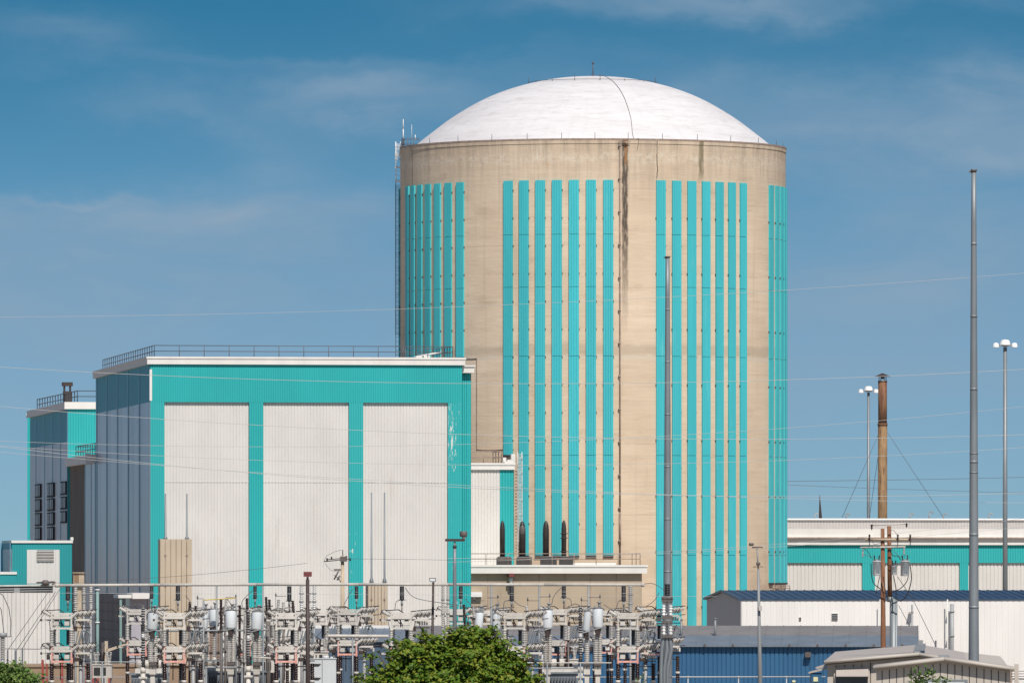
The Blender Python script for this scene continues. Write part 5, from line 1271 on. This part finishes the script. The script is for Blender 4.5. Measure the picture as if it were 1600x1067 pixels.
# ------------------------------------------------------------------ lamp posts and poles
def drum(px, pt, pb, w, Y, m, mi=0): x = X(px, Y); m.lathe((x, Y, Z(pb, Y)), (x, Y, Z(pt, Y)), [(0, w * .38 * Y / FPX), (.2, w * .5 * Y / FPX), (.85, w * .5 * Y / FPX), (1, w * .4 * Y / FPX)], 16, mi)
Y = 412.0; x = X(710.5, Y); s_ = Y / FPX
rt = empty('lamp_post', (x, Y, 0), 'grey lamp post with a dark T bar and a drum lamp on its right end', 'lamp post')
m = MB(); m.lathe((x, Y, 0), (x, Y, Z(855, Y)), [(0, 4.8 * s_), (.9, 2.6 * s_), (1, 2.4 * s_)], 12); m.tube((x, Y, Z(856, Y)), (x, Y, Z(846, Y)), .055); m.build('post', 'mast_grey', rt)
m = MB(); m.box(X(695.5, Y), X(726.5, Y), Y - .12, Y + .12, Z(845.5, Y), Z(841.5, Y)); m.tube((x, Y, Z(856, Y)), (x, Y, Z(852, Y)), .1); m.build('crossarm', 'dark_brown_metal', rt)
m = MB(); drum(724.3, 829.5, 838.5, 12, Y, m); m.build('lamp', 'bronze_metal', rt)
m = MB(); drum(724.8, 837, 841.5, 6, Y, m); m.build('lamp_mount', 'steel_beige', rt)
Y = 415.0; rt = empty('flood_lamp', (X(673, Y), Y, 0), 'short dark leaning pole with a small square floodlight on top', 'lamp post')
m = MB(); m.lathe((X(673, Y), Y, 0), P(677, 909, Y), [(0, .10), (1, .055)], 8); m.build('pole', 'dark_brown_metal', rt)
m = MB(); m.prism([(X(671.5, Y), Z(908.5, Y)), (X(681, Y), Z(908.5, Y)), (X(681.5, Y), Z(902.5, Y)), (X(670.5, Y), Z(902.5, Y))], Y - .12, Y + .18); h_ = m.build('head', 'bronze_metal', rt)
m = MB(); m.prism([(X(672.3, Y), Z(907.5, Y)), (X(680, Y), Z(907.5, Y)), (X(680.3, Y), Z(903.7, Y)), (X(671.6, Y), Z(903.7, Y))], Y - .14, Y - .121); m.build('lens', 'can_grey', h_)
Y = 404.0; rt = empty('sign_post', (X(481, Y), Y, 0), 'dark brown post carrying a small maroon sign board', 'sign post')
m = MB(); m.lathe((X(481.3, Y), Y, 0), P(480.6, 905, Y), [(0, .13), (1, .095)], 10); m.tube(P(480.6, 905, Y), P(480.6, 900, Y), .06); m.build('post', 'dark_brown_metal', rt)
m = MB(); m.box(X(474.3, Y), X(487.2, Y), Y - .05, Y + .03, Z(900.5, Y), Z(892.8, Y)); m.build('board', 'maroon_sign', rt)
m = MB()
for k, (a, b) in enumerate(((475.5, 486), (475.8, 480), (481, 485.8))): yy = 895.2 if k == 0 else 898; m.box(X(a, Y), X(b, Y), Y - .062, Y - .051, Z(yy + .5, Y), Z(yy, Y))
m.build('board_bars', 'bronze_metal', rt)
Y = 420.0; rt = empty('lamp_post', (X(1188.5, Y), Y, 0), 'slim tan lamp post with two dark T bars before the cream shed', 'lamp post')
m = MB(); m.lathe((X(1189.5, Y), Y, 0), P(1184.8, 889, Y), [(0, .145), (.6, .1), (1, .06)], 10); m.tube(P(1184.8, 890, Y), P(1183, 857, Y), .04); m.build('post', 'galvanised', rt)
m = MB(); m.box(X(1175, Y), X(1192, Y), Y - .08, Y + .08, Z(856, Y), Z(854, Y)); m.box(X(1176.5, Y), X(1192.5, Y), Y - .05, Y + .05, Z(885.7, Y), Z(884.7, Y)); m.build('crossarm', 'dark_brown_metal', rt)
for px, a, b, w in ((1174, 848, 852.5, 7.5), (1184.8, 878, 883, 6.5)):
    m = MB(); drum(px, a, b, w, Y, m); m.build('lamp', 'bronze_metal', rt)
m = MB(); m.box(X(1185, Y), X(1190.5, Y), Y - .3, Y - .14, Z(953.5, Y), Z(946, Y)); m.build('junction_box', 'steel_beige', rt)

# utility pole in the middle distance
Y = 560.0; s_ = Y / FPX; x = X(535.5, Y)
up = empty('utility_pole', (x, Y, 0), 'weathered utility pole with crossarm before the middle white panel', 'utility pole')
m = MB(); m.lathe((x, Y, 0), (x - .02, Y, Z(868, Y)), [(0, .21), (1, .12)], 10); m.build('pole', 'wood_arm', up)
m = MB(); m.tube(P(506, 877, Y - .2), P(545, 873, Y - .2), .035); m.tube(P(510, 874, Y + .2), P(534, 872, Y + .2), .03); m.box(x - 4 * s_, x + 7 * s_, Y - .3, Y + .1, Z(877, Y), Z(869, Y))
m.path([P(506, 877, Y), P(510, 868, Y), P(524, 861, Y), P(534, 859, Y)], .012, 4); m.path([P(508, 880, Y), P(516, 890, Y), P(528, 893, Y)], .012, 4); m.path([P(522, 898, Y), P(529, 903, Y), P(534, 912, Y)], .03, 5)
m.box(X(522, Y), X(533, Y), Y - .2, Y, Z(891, Y), Z(888.5, Y)); m.tube(P(522, 905, Y - .2), P(530, 890, Y - .2), .05); m.tube(P(527, 906, Y - .2), P(531, 899, Y - .2), .06); m.tube(P(535.5, 868, Y), P(535.5, 858.5, Y), .035)
m.build('crossarm', 'bronze_metal', up)
for px, py in ((511, 873), (518, 871), (541, 869.5), (547, 873)):
    m = MB(); ribbed(m, P(px, py + 3, Y - .2), P(px, py - 1.5, Y - .2), .07, .04, .05, 8); m.build('insulator', 'porcelain_brown', up)

# paired wooden poles with transformers
Y = 340.0; s_ = Y / FPX
wp = empty('utility_pole', (X(1379, Y), Y, 0), 'brown wooden pole, left and shorter of the pair before the far teal building', 'utility pole')
m = MB(); m.lathe((X(1381.5, Y), Y, 0), P(1379, 825.5, Y), [(0, .16), (.5, .115), (1, .08)], 12); m.build('pole', 'wood_pole', wp)
wq = empty('utility_pole', (X(1390, Y + .3), Y + .3, 0), 'dark red brown wooden pole carrying crossarms, set on a grey steel stub', 'utility pole')
Y2 = Y + .3
m = MB(); m.lathe(P(1390.5, 935, Y2), P(1389.2, 813.5 + 8, Y2), [(0, .10), (1, .085)], 12); m.build('pole', 'wood_pole', wq)
m = MB(); m.lathe((X(1396, Y2), Y2, 0), P(1396, 935, Y2), [(0, .17), (1, .16)], 14); m.tube((X(1400.5, Y2), Y2 - .1, 0), P(1400.5, 937, Y2 - .1), .05); m.tube(P(1391, 940, Y2), P(1391, 932, Y2), .13); m.build('steel_stub', 'mast_grey', wq)
def arm(m, xa, ya, xb, yb, r_=.05, dv=-.15): m.tube(P(xa, ya, Y + dv), P(xb, yb, Y + dv), r_, None, 4)
m = MB(); arm(m, 1352, 842.8, 1424, 842.8, .052); m.build('crossarm', 'wood_arm', wq)
m = MB(); arm(m, 1360, 820.5, 1420, 817.5, .028); m.build('top_arm', 'steel_beige', wq)
m = MB(); arm(m, 1344, 855, 1415, 854, .036); m.build('lower_arm', 'steel_beige', wq)
for px, a, b in ((1358.5, 851, 834.5), (1402.8, 851, 834.5), (1422.2, 851, 834.5), (1362, 828, 819), (1416.5, 824, 817)):
    m = MB(); m.tube(P(px, b, Y - .25), P(px, a, Y - .25), .018, None, 5); ribbed(m, P(px, (a + b) / 2 + 2.5, Y - .25), P(px, b, Y - .25), .05, .03, .05, 8); m.build('insulator', 'porcelain_brown', wq)
for px, a, b in ((1348, 858, 870), (1412.5, 854, 866)):
    m = MB(); ribbed(m, P(px, b, Y - .2), P(px, a, Y - .2), .045, .025, .05, 8); m.build('fuse_cutout', 'porcelain_grey', wq)
for px, pt, pb, w, dv, par in ((1370, 876, 899, 13.5, -.35, wp), (1397, 884, 898, 9, .1, wq), (1414, 876, 899.5, 14, -.3, wq)):
    m = MB(); a = P(px, pb, Y + dv); b = P(px, pt, Y + dv); r_ = w / 2 * s_
    m.lathe(a, b, [(0, r_ * .85), (.04, r_ * .97), (.95, r_ * .97), (.96, r_ * 1.06), (1, r_ * 1.06)], 18); cn = m.build('transformer_can', 'can_grey', par)
    m = MB(); m.lathe(b, b + Vector((0, 0, .07)), [(0, r_ * 1.0), (1, r_ * .5)], 16); m.build('lid', 'mast_grey', cn)
    m = MB()
    for q in (-.5, .45): ribbed(m, b + Vector((q * r_, -.05, .05)), b + Vector((q * r_ * 1.3, -.05, .24)), .035, .02, .04, 8)
    m.build('bushing', 'porcelain_brown', cn)
    m = MB(); 
    for q in ((-.05, .35) if w > 10 else (.1,)): m.box(a.x + q * r_ - .02, a.x + q * r_ + .05, a.y - r_ * 1.05, a.y - r_ * .9, a.z + .12, a.z + .5)
    m.build('side_lug', 'mast_grey', cn)
m = MB()
def curve(pts, r_, dv=-.3):
    P3 = [P(a, b, Y + dv) for a, b in pts]; out = []
    for k in range(len(P3) - 1):
        p0 = P3[max(0, k - 1)]; p1 = P3[k]; p2 = P3[k + 1]; p3 = P3[min(len(P3) - 1, k + 2)]
        for q in range(6):
            t_ = q / 6; out.append(.5 * ((2 * p1) + (p2 - p0) * t_ + (2 * p0 - 5 * p1 + 4 * p2 - p3) * t_ ** 2 + (3 * p1 - p0 - 3 * p2 + p3) * t_ ** 3))
    return out + [P3[-1]]
for pts, r_ in (([(1361, 880), (1362, 900), (1366, 912), (1376, 920), (1388, 932)], .022), ([(1422, 882), (1424, 905), (1418, 927), (1408, 938), (1398, 934)], .024), ([(1420, 882), (1418, 905), (1408, 918), (1394, 925)], .02),
                ([(1375, 899), (1372, 912), (1368, 930)], .016), ([(1396, 899), (1400, 920), (1400, 937)], .022), ([(1362, 872), (1355, 860), (1348, 856)], .014), ([(1408, 874), (1402, 868), (1396, 868), (1390, 860)], .018), ([(1380, 900), (1384, 925), (1388, 935)], .018)):
    m.path(curve(pts, r_), r_, 6)
m.build('cable', 'cable_black', wq)
m = MB()
for pts in ([(1362, 842), (1366, 850), (1376, 848)], [(1402, 836), (1396, 828), (1390, 830)], [(1416, 866), (1408, 870), (1398, 862), (1392, 856)], [(1348, 866), (1356, 868), (1364, 873)]): m.path(curve(pts, .01), .01, 5)
m.build('jumper', 'wire_dark', wq)
m = MB(); m.tube(P(1404, 945, Y), P(1420, 975, Y), .012); m.tube(P(1426, 935, Y), P(1462, 1008, Y + 2), .012); m.tube((X(1462, Y), Y + 2, 0), P(1462, 1000, Y + 2), .04); m.tube(P(1402, 900, Y), P(1427, 937, Y), .012)
tag(m.build('guy_wire', 'wire_dark'), 'thin guy wire slanting right from the wooden poles to a small stake', 'cable')

# ------------------------------------------------------------------ overhead lines
def wire(pts, Y0, r_, mt, lab, Y1=None):
    def yy(px): return Y0 + ((Y1 or Y0) - Y0) * (px + 300) / 2300
    def ev(px):
        for (a, b), (c, d) in zip(pts[:-1], pts[1:]):
            if px <= c: break
        return b + (d - b) * (px - a) / (c - a)
    # quadratic through first, middle, last
    (x0, y0), (x1, y1), (x2, y2) = pts
    def q(x): return y0 * (x - x1) * (x - x2) / ((x0 - x1) * (x0 - x2)) + y1 * (x - x0) * (x - x2) / ((x1 - x0) * (x1 - x2)) + y2 * (x - x0) * (x - x1) / ((x2 - x0) * (x2 - x1))
    out = [P(px, q(px), yy(px)) for px in range(pts[0][0] if pts[0][0] > 0 else -320, (pts[2][0] if pts[2][0] < 1500 else 1921) + 1, 40)]
    m = MB(); m.path(out, r_, 6); tag(m.build('power_line', mt), lab, 'power line', 'overhead power lines')
wire([(0, 495.5), (800, 476), (1600, 427)], 380, 0.0086, 'wire_alu', 'highest pale power line, crossing the sky and the upper round building')
wire([(0, 573.5), (850, 599.5), (1600, 577)], 372, 0.0112, 'wire_alu', 'pale power line sagging over the top edge of the panelled building')
wire([(0, 635), (750, 679.5), (1600, 679)], 372, 0.0106, 'wire_alu', 'pale power line meeting the flat one at the right third of the sky')
wire([(0, 689), (727, 694), (1600, 635)], 376, 0.0086, 'wire_alu', 'power line rising to the right past the middle of the rusty stack')
wire([(0, 696.5), (800, 726.5), (1600, 699)], 378, 0.0086, 'wire_alu', 'power line sagging below the annex roof of the round building')
wire([(0, 697.5), (650, 757.5), (1600, 770)], 374, 0.0106, 'wire_alu', 'upper of two near level lines low over the round building')
wire([(0, 706), (600, 751), (1600, 785.5)], 380, 0.0092, 'wire_alu', 'lower of two near level lines low over the round building')
wire([(1180, 752), (1400, 749.5), (1921, 735)], 900, .025, 'wire_dark', 'dark distant line in the sky right of the round building, upper one')
wire([(1180, 755), (1400, 764), (1921, 774)], 900, .02, 'wire_dark', 'dark distant line in the sky right of the round building, lower one')
wire([(700, 872), (1100, 858), (1500, 822)], 345, 0.0073, 'wire_alu', 'thin pale line climbing to the wooden poles from the centre')
wire([(700, 878), (1100, 861), (1500, 832)], 347, 0.0073, 'wire_alu', 'second thin pale line just under the one climbing to the wooden poles')
wire([(-320, 925), (700, 929), (1120, 931.5)], 400, 0.0066, 'wire_alu', 'thin level line just below the bus pipe at right')
wire([(-320, 905), (300, 898), (508, 876)], 556, .014, 'wire_dark', 'thin wire running left from the middle utility pole')
wire([(548, 873), (640, 873.5), (712, 875)], 556, .012, 'wire_dark', 'thin wire running right from the middle utility pole')

# ------------------------------------------------------------------ beige sheds at lower right
fs = Fr(1293, 294.0, R(-3.03))
bs = empty('beige_shed', fs.w(0, 0, 0), 'larger beige board sided shed with low gable roof and awning window', 'shed')
uL, uR = -.12, fs.u(1578); zeL = fs.z(1032.5); 
uRi = fs.u(1436); D = 32.0
zrF = fs.z(1020); zrB = zrF
m = MB(fs)
m.prism([(0, 0), (uR - .1, 0), (uR - .1, fs.z(1040)), (uRi, zrF - .12), (0, zeL - .12)], 0.05, D - .1)
m.build('wall', 'shed_siding', bs)
m = MB(fs)
for i in range(24): u = .1 + i * .31; 
for i in range(1, 22):
    u = i * .315
    if u < fs.u(1372): m.box(u - .012, u + .012, .03, .06, 0, zeL - .14 + (zrF - zeL) * min(1, u / uRi) - .05)
m.build('batten_gap', 'dark_gap', bs)
def gable_roof(mb, fr, uA, zA, uM, zM, uB, zB, v0, v1, th=.1, drop=.0):
    for (a, za, b, zb) in ((uA, zA, uM, zM), (uM, zM, uB, zB)):
        mb.add([(a, v0, za - th), (b, v0, zb - th), (b, v1, zb - th + drop), (a, v1, za - th + drop), (a, v0, za), (b, v0, zb), (b, v1, zb + drop), (a, v1, za + drop)], [(0, 3, 2, 1), (4, 5, 6, 7), (0, 1, 5, 4), (1, 2, 6, 5), (2, 3, 7, 6), (3, 0, 4, 7)])
m = MB(fs); gable_roof(m, fs, uL, zeL, uRi, zrF, uR, fs.z(1045), -.3, D); rf = m.build('roof', 'shed_roof', bs)
m = MB(fs); m.tube((uL, -.32, zeL - .03), (uRi, -.32, zrF - .03), .065); m.tube((uRi, -.32, zrF - .03), (uR, -.32, fs.z(1045) - .03), .065); m.build('eave_trim', 'shed_siding', rf)
m = MB(fs); m.box(uRi - .2, uRi + .2, 3, 30, zrF - .05, zrF + .06); m.box(uRi - .1, uRi + .1, 26, 27.4, zrF + .05, zrF + .22); m.build('ridge_vent', 'galvanised', rf)
m = MB(fs); m.box(fs.u(1306), fs.u(1355), -.02, .05, fs.z(1100), fs.z(1046)); m.build('window', 'glass_dark', bs)
m = MB(fs); z1_, z2_ = fs.z(1043.5), fs.z(1055)
m.xprism([(0.05, z1_), (-.06, z1_), (-.42, z2_), (-.42, z2_ - .03), (.05, z2_ - .03)], fs.u(1306.5), fs.u(1357)); m.build('awning', 'shed_roof', bs)
m = MB(fs); m.box(fs.u(1303), fs.u(1306), -.04, .05, 0, fs.z(1043)); m.box(fs.u(1356), fs.u(1359), -.04, .05, 0, fs.z(1043)); m.box(fs.u(1303), fs.u(1359), -.04, .05, fs.z(1043.4), fs.z(1042)); m.build('window_trim', 'shed_siding', bs)
m = MB(fs); m.prism([(-.7, fs.z(1052)), (0, fs.z(1045)), (0, fs.z(1042)), (-.7, fs.z(1050))], .2, 2.5); m.prism([(-.4, fs.z(1046)), (0, fs.z(1041)), (0, fs.z(1037.5)), (-.5, fs.z(1044.5))], 2.7, 6); m.build('side_awning', 'shed_roof', bs)
fq = Fr(1367, 284.0, R(-3.03))
bq = empty('beige_shed', fq.w(0, 0, 0), 'nearer beige board sided shed with a shallow gable and a wide window', 'shed')
uR2 = fq.u(1583); uM2 = fq.u(1475)
zA, zM_, zB_ = fq.z(1041), fq.z(1027.5), fq.z(1043)
m = MB(fq); m.prism([(.05, 0), (uR2 - .1, 0), (uR2 - .1, zB_ - .1), (uM2, zM_ - .1), (.05, zA - .1)], .04, 5.5); m.build('wall', 'shed_siding', bq)
m = MB(fq)
for i in range(1, 19):
    u = i * uR2 / 19; zt = (zA + (zM_ - zA) * u / uM2) if u < uM2 else (zM_ + (zB_ - zM_) * (u - uM2) / (uR2 - uM2)); m.box(u - .012, u + .012, .025, .05, 0, zt - .17)
m.build('batten_gap', 'dark_gap', bq)
m = MB(fq); gable_roof(m, fq, -.06, zA, uM2, zM_, uR2 + .04, zB_, -.25, 5.6); rf = m.build('roof', 'shed_roof', bq)
m = MB(fq); m.tube((-.06, -.26, zA - .03), (uM2, -.26, zM_ - .03), .07); m.tube((uM2, -.26, zM_ - .03), (uR2 + .04, -.26, zB_ - .03), .07); m.build('eave_trim', 'shed_siding', rf)
m = MB(fq); m.box(uM2 - .2, uM2 + .2, .3, 3.6, zM_ - .05, zM_ + .07); m.build('ridge_vent', 'galvanised', rf)
m = MB(fq); m.box(fq.u(1432), fq.u(1512), -.02, .04, fq.z(1110), fq.z(1061)); m.build('window_frame', 'mast_grey', bq)
m = MB(fq); m.box(fq.u(1437), fq.u(1507), -.05, .02, fq.z(1110), fq.z(1065.5)); m.build('window_blind', 'white_paint', bq)
m = MB(fq); m.box(uR2 + .05, uR2 + .2, .2, .5, 0, fq.z(1037)); m.build('corner_post', 'shed_siding', bq)
# blue skip at the shed's left
Y = 312; m = MB(); m.box(X(1268, Y), X(1284, Y), Y, Y + 1.5, 0, Z(1049, Y)); m.box(X(1267, Y), X(1285, Y), Y - .05, Y + 1.6, Z(1050.5, Y), Z(1048.5, Y)); m.box(X(1271, Y), X(1278, Y), Y - .03, Y, Z(1064, Y), Z(1057, Y), 1)
tag(m.build('blue_cabinet', ['blue_siding', 'sign_cream']), 'blue cabinet with a pale label, left of the beige sheds', 'cabinet')
# pipe rail before the blue workshop and wire fence at the right edge
Y = 508.0; rt = empty('pipe_rail', (X(1057, Y), Y, 0), 'pale horizontal pipe rail on short posts along the blue workshop', 'railing')
m = MB(); m.tube(P(820, 1057.5, Y), P(1290, 1056.5, Y), .035); m.build('rail', 'wire_alu', rt)
for px in (1000, 1075, 1154, 1229):
    m = MB(); m.tube((X(px, Y), Y, 0), P(px, 1057, Y), .035); m.tube(P(px, 1058.5, Y), P(px, 1055.5, Y), .06); m.build('post', 'wire_alu', rt)
def fence(x0, x1, Y, pt, n, lab, barb=True):
    rt = empty('wire_fence', (X(x0, Y), Y, 0), lab, 'fence'); m = MB(); z = Z(pt, Y)
    m.tube((X(x0, Y), Y, z), (X(x1, Y), Y, z), .03)
    m.build('top_rail', 'galvanised', rt)
    m = MB(); L_ = X(x1, Y) - X(x0, Y); n_ = int((L_ + z) / .16)
    for k in range(n_):     # woven wire, both diagonals, clipped to the panel
        c = -z + k * .16; ta, tb = max(0, -c), min(z, L_ - c)
        if tb > ta + .02:
            m.tube((X(x0, Y) + c + ta, Y, ta), (X(x0, Y) + c + tb, Y, tb), .004, None, 3, 0, False); m.tube((X(x1, Y) - c - ta, Y + .01, ta), (X(x1, Y) - c - tb, Y + .01, tb), .004, None, 3, 0, False)
    m.build('wire_mesh', 'galvanised', rt)
    if barb:
        m = MB()
        for d in (4, 8, 12): m.tube((X(x0, Y), Y - .05, Z(pt - d, Y)), (X(x1, Y), Y - .05, Z(pt - d, Y)), .012)
        m.build('barbed_wire', 'wire_dark', rt)
    for i in range(n + 1):
        px = x0 + (x1 - x0) * i / n; m = MB(); m.tube((X(px, Y), Y, 0), (X(px, Y), Y, z + (.05 if not barb else .45)), .045); m.build('post', 'rail_brown' if barb else 'galvanised', rt)
fence(1580, 1720, 330, 1060, 5, 'wire fence topped with barbed strands at the lower right corner')
fence(36, 250, 500, 1057.5, 5, 'chain link fence with a pale top rail at the lower left', False)

# ------------------------------------------------------------------ vegetation
def leaf_cloud(m, lobes, n, size, rng, floor=None, clump=14):
    tot = sum(l[3] * l[4] * l[5] for l in lobes) or 1
    for (cx, cy, cz_, rx, ry, rz) in lobes:
        k = int(n * (rx * ry * rz) / tot / clump) + 1
        for _ in range(k):
            # clump centre biased to the surface of the lobe
            while True:
                d = Vector((rng.gauss(0, 1), rng.gauss(0, 1), rng.gauss(0, 1)))
                if d.length > .01: break
            d.normalize(); rr_ = rng.uniform(.35, 1.0) ** .45 * (1 + .20 * math.sin(5 * d.x + 3 * cx) * math.cos(4 * d.z + cy) + rng.uniform(-.12, .18))
            c = Vector((cx + d.x * rx * rr_, cy + d.y * ry * rr_, cz_ + d.z * rz * rr_))
            for _ in range(clump):
                p = c + Vector((rng.gauss(0, 1), rng.gauss(0, 1), rng.gauss(0, .45))) * .17
                if floor and p.z < floor: continue
                s_ = size * rng.uniform(.65, 1.25)
                nrm = Vector((rng.gauss(0, .55) + d.x * .35, rng.gauss(0, .55) + d.y * .35 - .2, 1.0)).normalized()
                a = nrm.cross(Vector((rng.uniform(-1, 1), rng.uniform(-1, 1), .1))).normalized(); b = nrm.cross(a)
                dr = -nrm * s_ * .18
                # five pointed leaf folded a little along its midrib
                pts = [p - a * s_ * .5, p - a * s_ * .12 - b * s_ * .52 + dr, p + a * s_ * .22 - b * s_ * .22 + dr * .4, p + a * s_ * .62, p + a * s_ * .22 + b * s_ * .22 + dr * .4, p - a * s_ * .12 + b * s_ * .52 + dr]
                m.add(pts, [(0, 1, 2, 3), (0, 3, 4, 5)])
def limbs(m, base, targets, r0, rng):
    bx, by, bz = base
    m.lathe(base, (bx + .1, by, bz + 2.2), [(0, r0 * 1.3), (.15, r0), (1, r0 * .8)], 10)
    for tx, ty, tz in targets:
        p = Vector((bx + .1, by, bz + 1.9)); t_ = Vector((tx, ty, tz)); pr = r0 * .55; prev = p
        for k in range(1, 5):
            q = p + (t_ - p) * k / 4 + Vector((rng.uniform(-.12, .12), rng.uniform(-.12, .12), .25 * math.sin(k / 4 * PI))); m.tube(prev, q, pr, pr * .7, 6, 0, False); prev = q; pr *= .7
Yt = 300.0; st_ = Yt / FPX
mt_ = empty('maple_tree', (X(712, Yt), Yt, 0), 'dense green maple crown rising in front of the switchyard', 'tree')
def lb(px, py, rx, rz, dv=0.0, ry=None): return (X(px, Yt), Yt + dv, Z(py, Yt), rx * st_, (ry or rx) * st_, rz * st_)
lobes = [lb(736, 1030, 52, 50), lb(752, 1004, 26, 26), lb(655, 1040, 52, 44, .2), lb(640, 1022, 30, 22, .6), lb(778, 1050, 40, 42, -.2), lb(718, 1070, 76, 60, -.5), lb(690, 1015, 28, 24, -.3), lb(738, 982, 9, 9), lb(600, 1058, 26, 20, .3), lb(803, 1035, 20, 18), lb(640, 1095, 70, 45, -.3), lb(800, 1085, 50, 40, .4), lb(715, 1120, 95, 50, 0), lb(655, 992, 14, 9), lb(718, 1000, 20, 17, -.5), lb(771, 1003, 16, 14, .4), lb(585, 1075, 22, 18, -.4), lb(588, 1024, 10, 7, .2), lb(566, 1058, 12, 9), lb(838, 1034, 8, 7), lb(612, 1002, 9, 6, .3), lb(800, 1004, 8, 6), lb(846, 1060, 10, 10)]
m = MB(); rng = random.Random(5); leaf_cloud(m, lobes, 42000, .155, rng, 2.0); m.build('crown', 'maple_leaf', mt_)
m = MB(); limbs(m, (X(712, Yt), Yt, 0), [(l[0], l[1], l[2]) for l in lobes], .2, rng); m.build('trunk', 'bark', mt_)
Yt = 290.0; st_ = Yt / FPX
bu = empty('bush', (X(20, Yt), Yt, 0), 'loose green bush at the lower left corner', 'bush')
lobes = [lb(22, 1056, 26, 20), lb(45, 1068, 18, 14, .2), lb(0, 1052, 22, 16), lb(-30, 1058, 30, 20), lb(10, 1090, 50, 40), lb(70, 1080, 16, 12, .3)]
m = MB(); leaf_cloud(m, lobes, 11000, .12, rng, 1.0, 10); m.build('foliage', 'bush_leaf', bu)
m = MB(); limbs(m, (X(15, Yt), Yt, 0), [(l[0], l[1], l[2]) for l in lobes], .08, rng); m.build('stem', 'bark', bu)
def shoots(px0, Yc, tips, size, lab, base=1120):
    rt = empty('leafy_plant', (X(px0, Yc), Yc, 0), lab, 'plant'); ms = MB(); ml = MB()
    for (px, py) in tips:
        a = Vector((X(px0 + (px - px0) * .3, Yc), Yc, 0)); b = P(px, py, Yc) + Vector((0, rng.uniform(-.3, .3), 0)); prev = a
        for k in range(1, 9):
            q = a + (b - a) * k / 8 + Vector((rng.uniform(-.03, .03), 0, 0)); ms.tube(prev, q, .02 * (1 - k / 10), None, 5, 0, False)
            if q.z > Z(1085, Yc):
                for _ in range(34):
                    t_ = rng.random(); p = prev + (q - prev) * t_; dr = Vector((rng.uniform(-1, 1), rng.uniform(-1, 1), rng.uniform(-.1, .8))).normalized(); s_ = size * rng.uniform(.7, 1.3)
                    e = p + dr * s_ * 1.6; w = dr.cross(Vector((rng.uniform(-1, 1), rng.uniform(-1, 1), 1))).normalized() * s_ * .3; mid = p + dr * s_ * .8
                    ml.add([p, mid - w, e, mid + w], [(0, 1, 2, 3)])
            prev = q
    ms.build('stem', 'bark', rt); ml.build('foliage', 'bush_leaf', rt)
shoots(1455, 279, [(1432, 1042), (1427, 1052), (1440, 1050), (1447, 1041), (1456, 1047), (1476, 1055), (1483, 1060), (1420, 1062), (1466, 1060), (1437, 1058), (1450, 1056), (1461, 1063)], .125, 'young leafy plant with thin upright shoots before the nearer beige shed window')
shoots(1000, 300, [(995, 1059), (1002, 1054), (1008, 1061)], .08, 'tip of a small green plant right of the maple, before the blue wall')
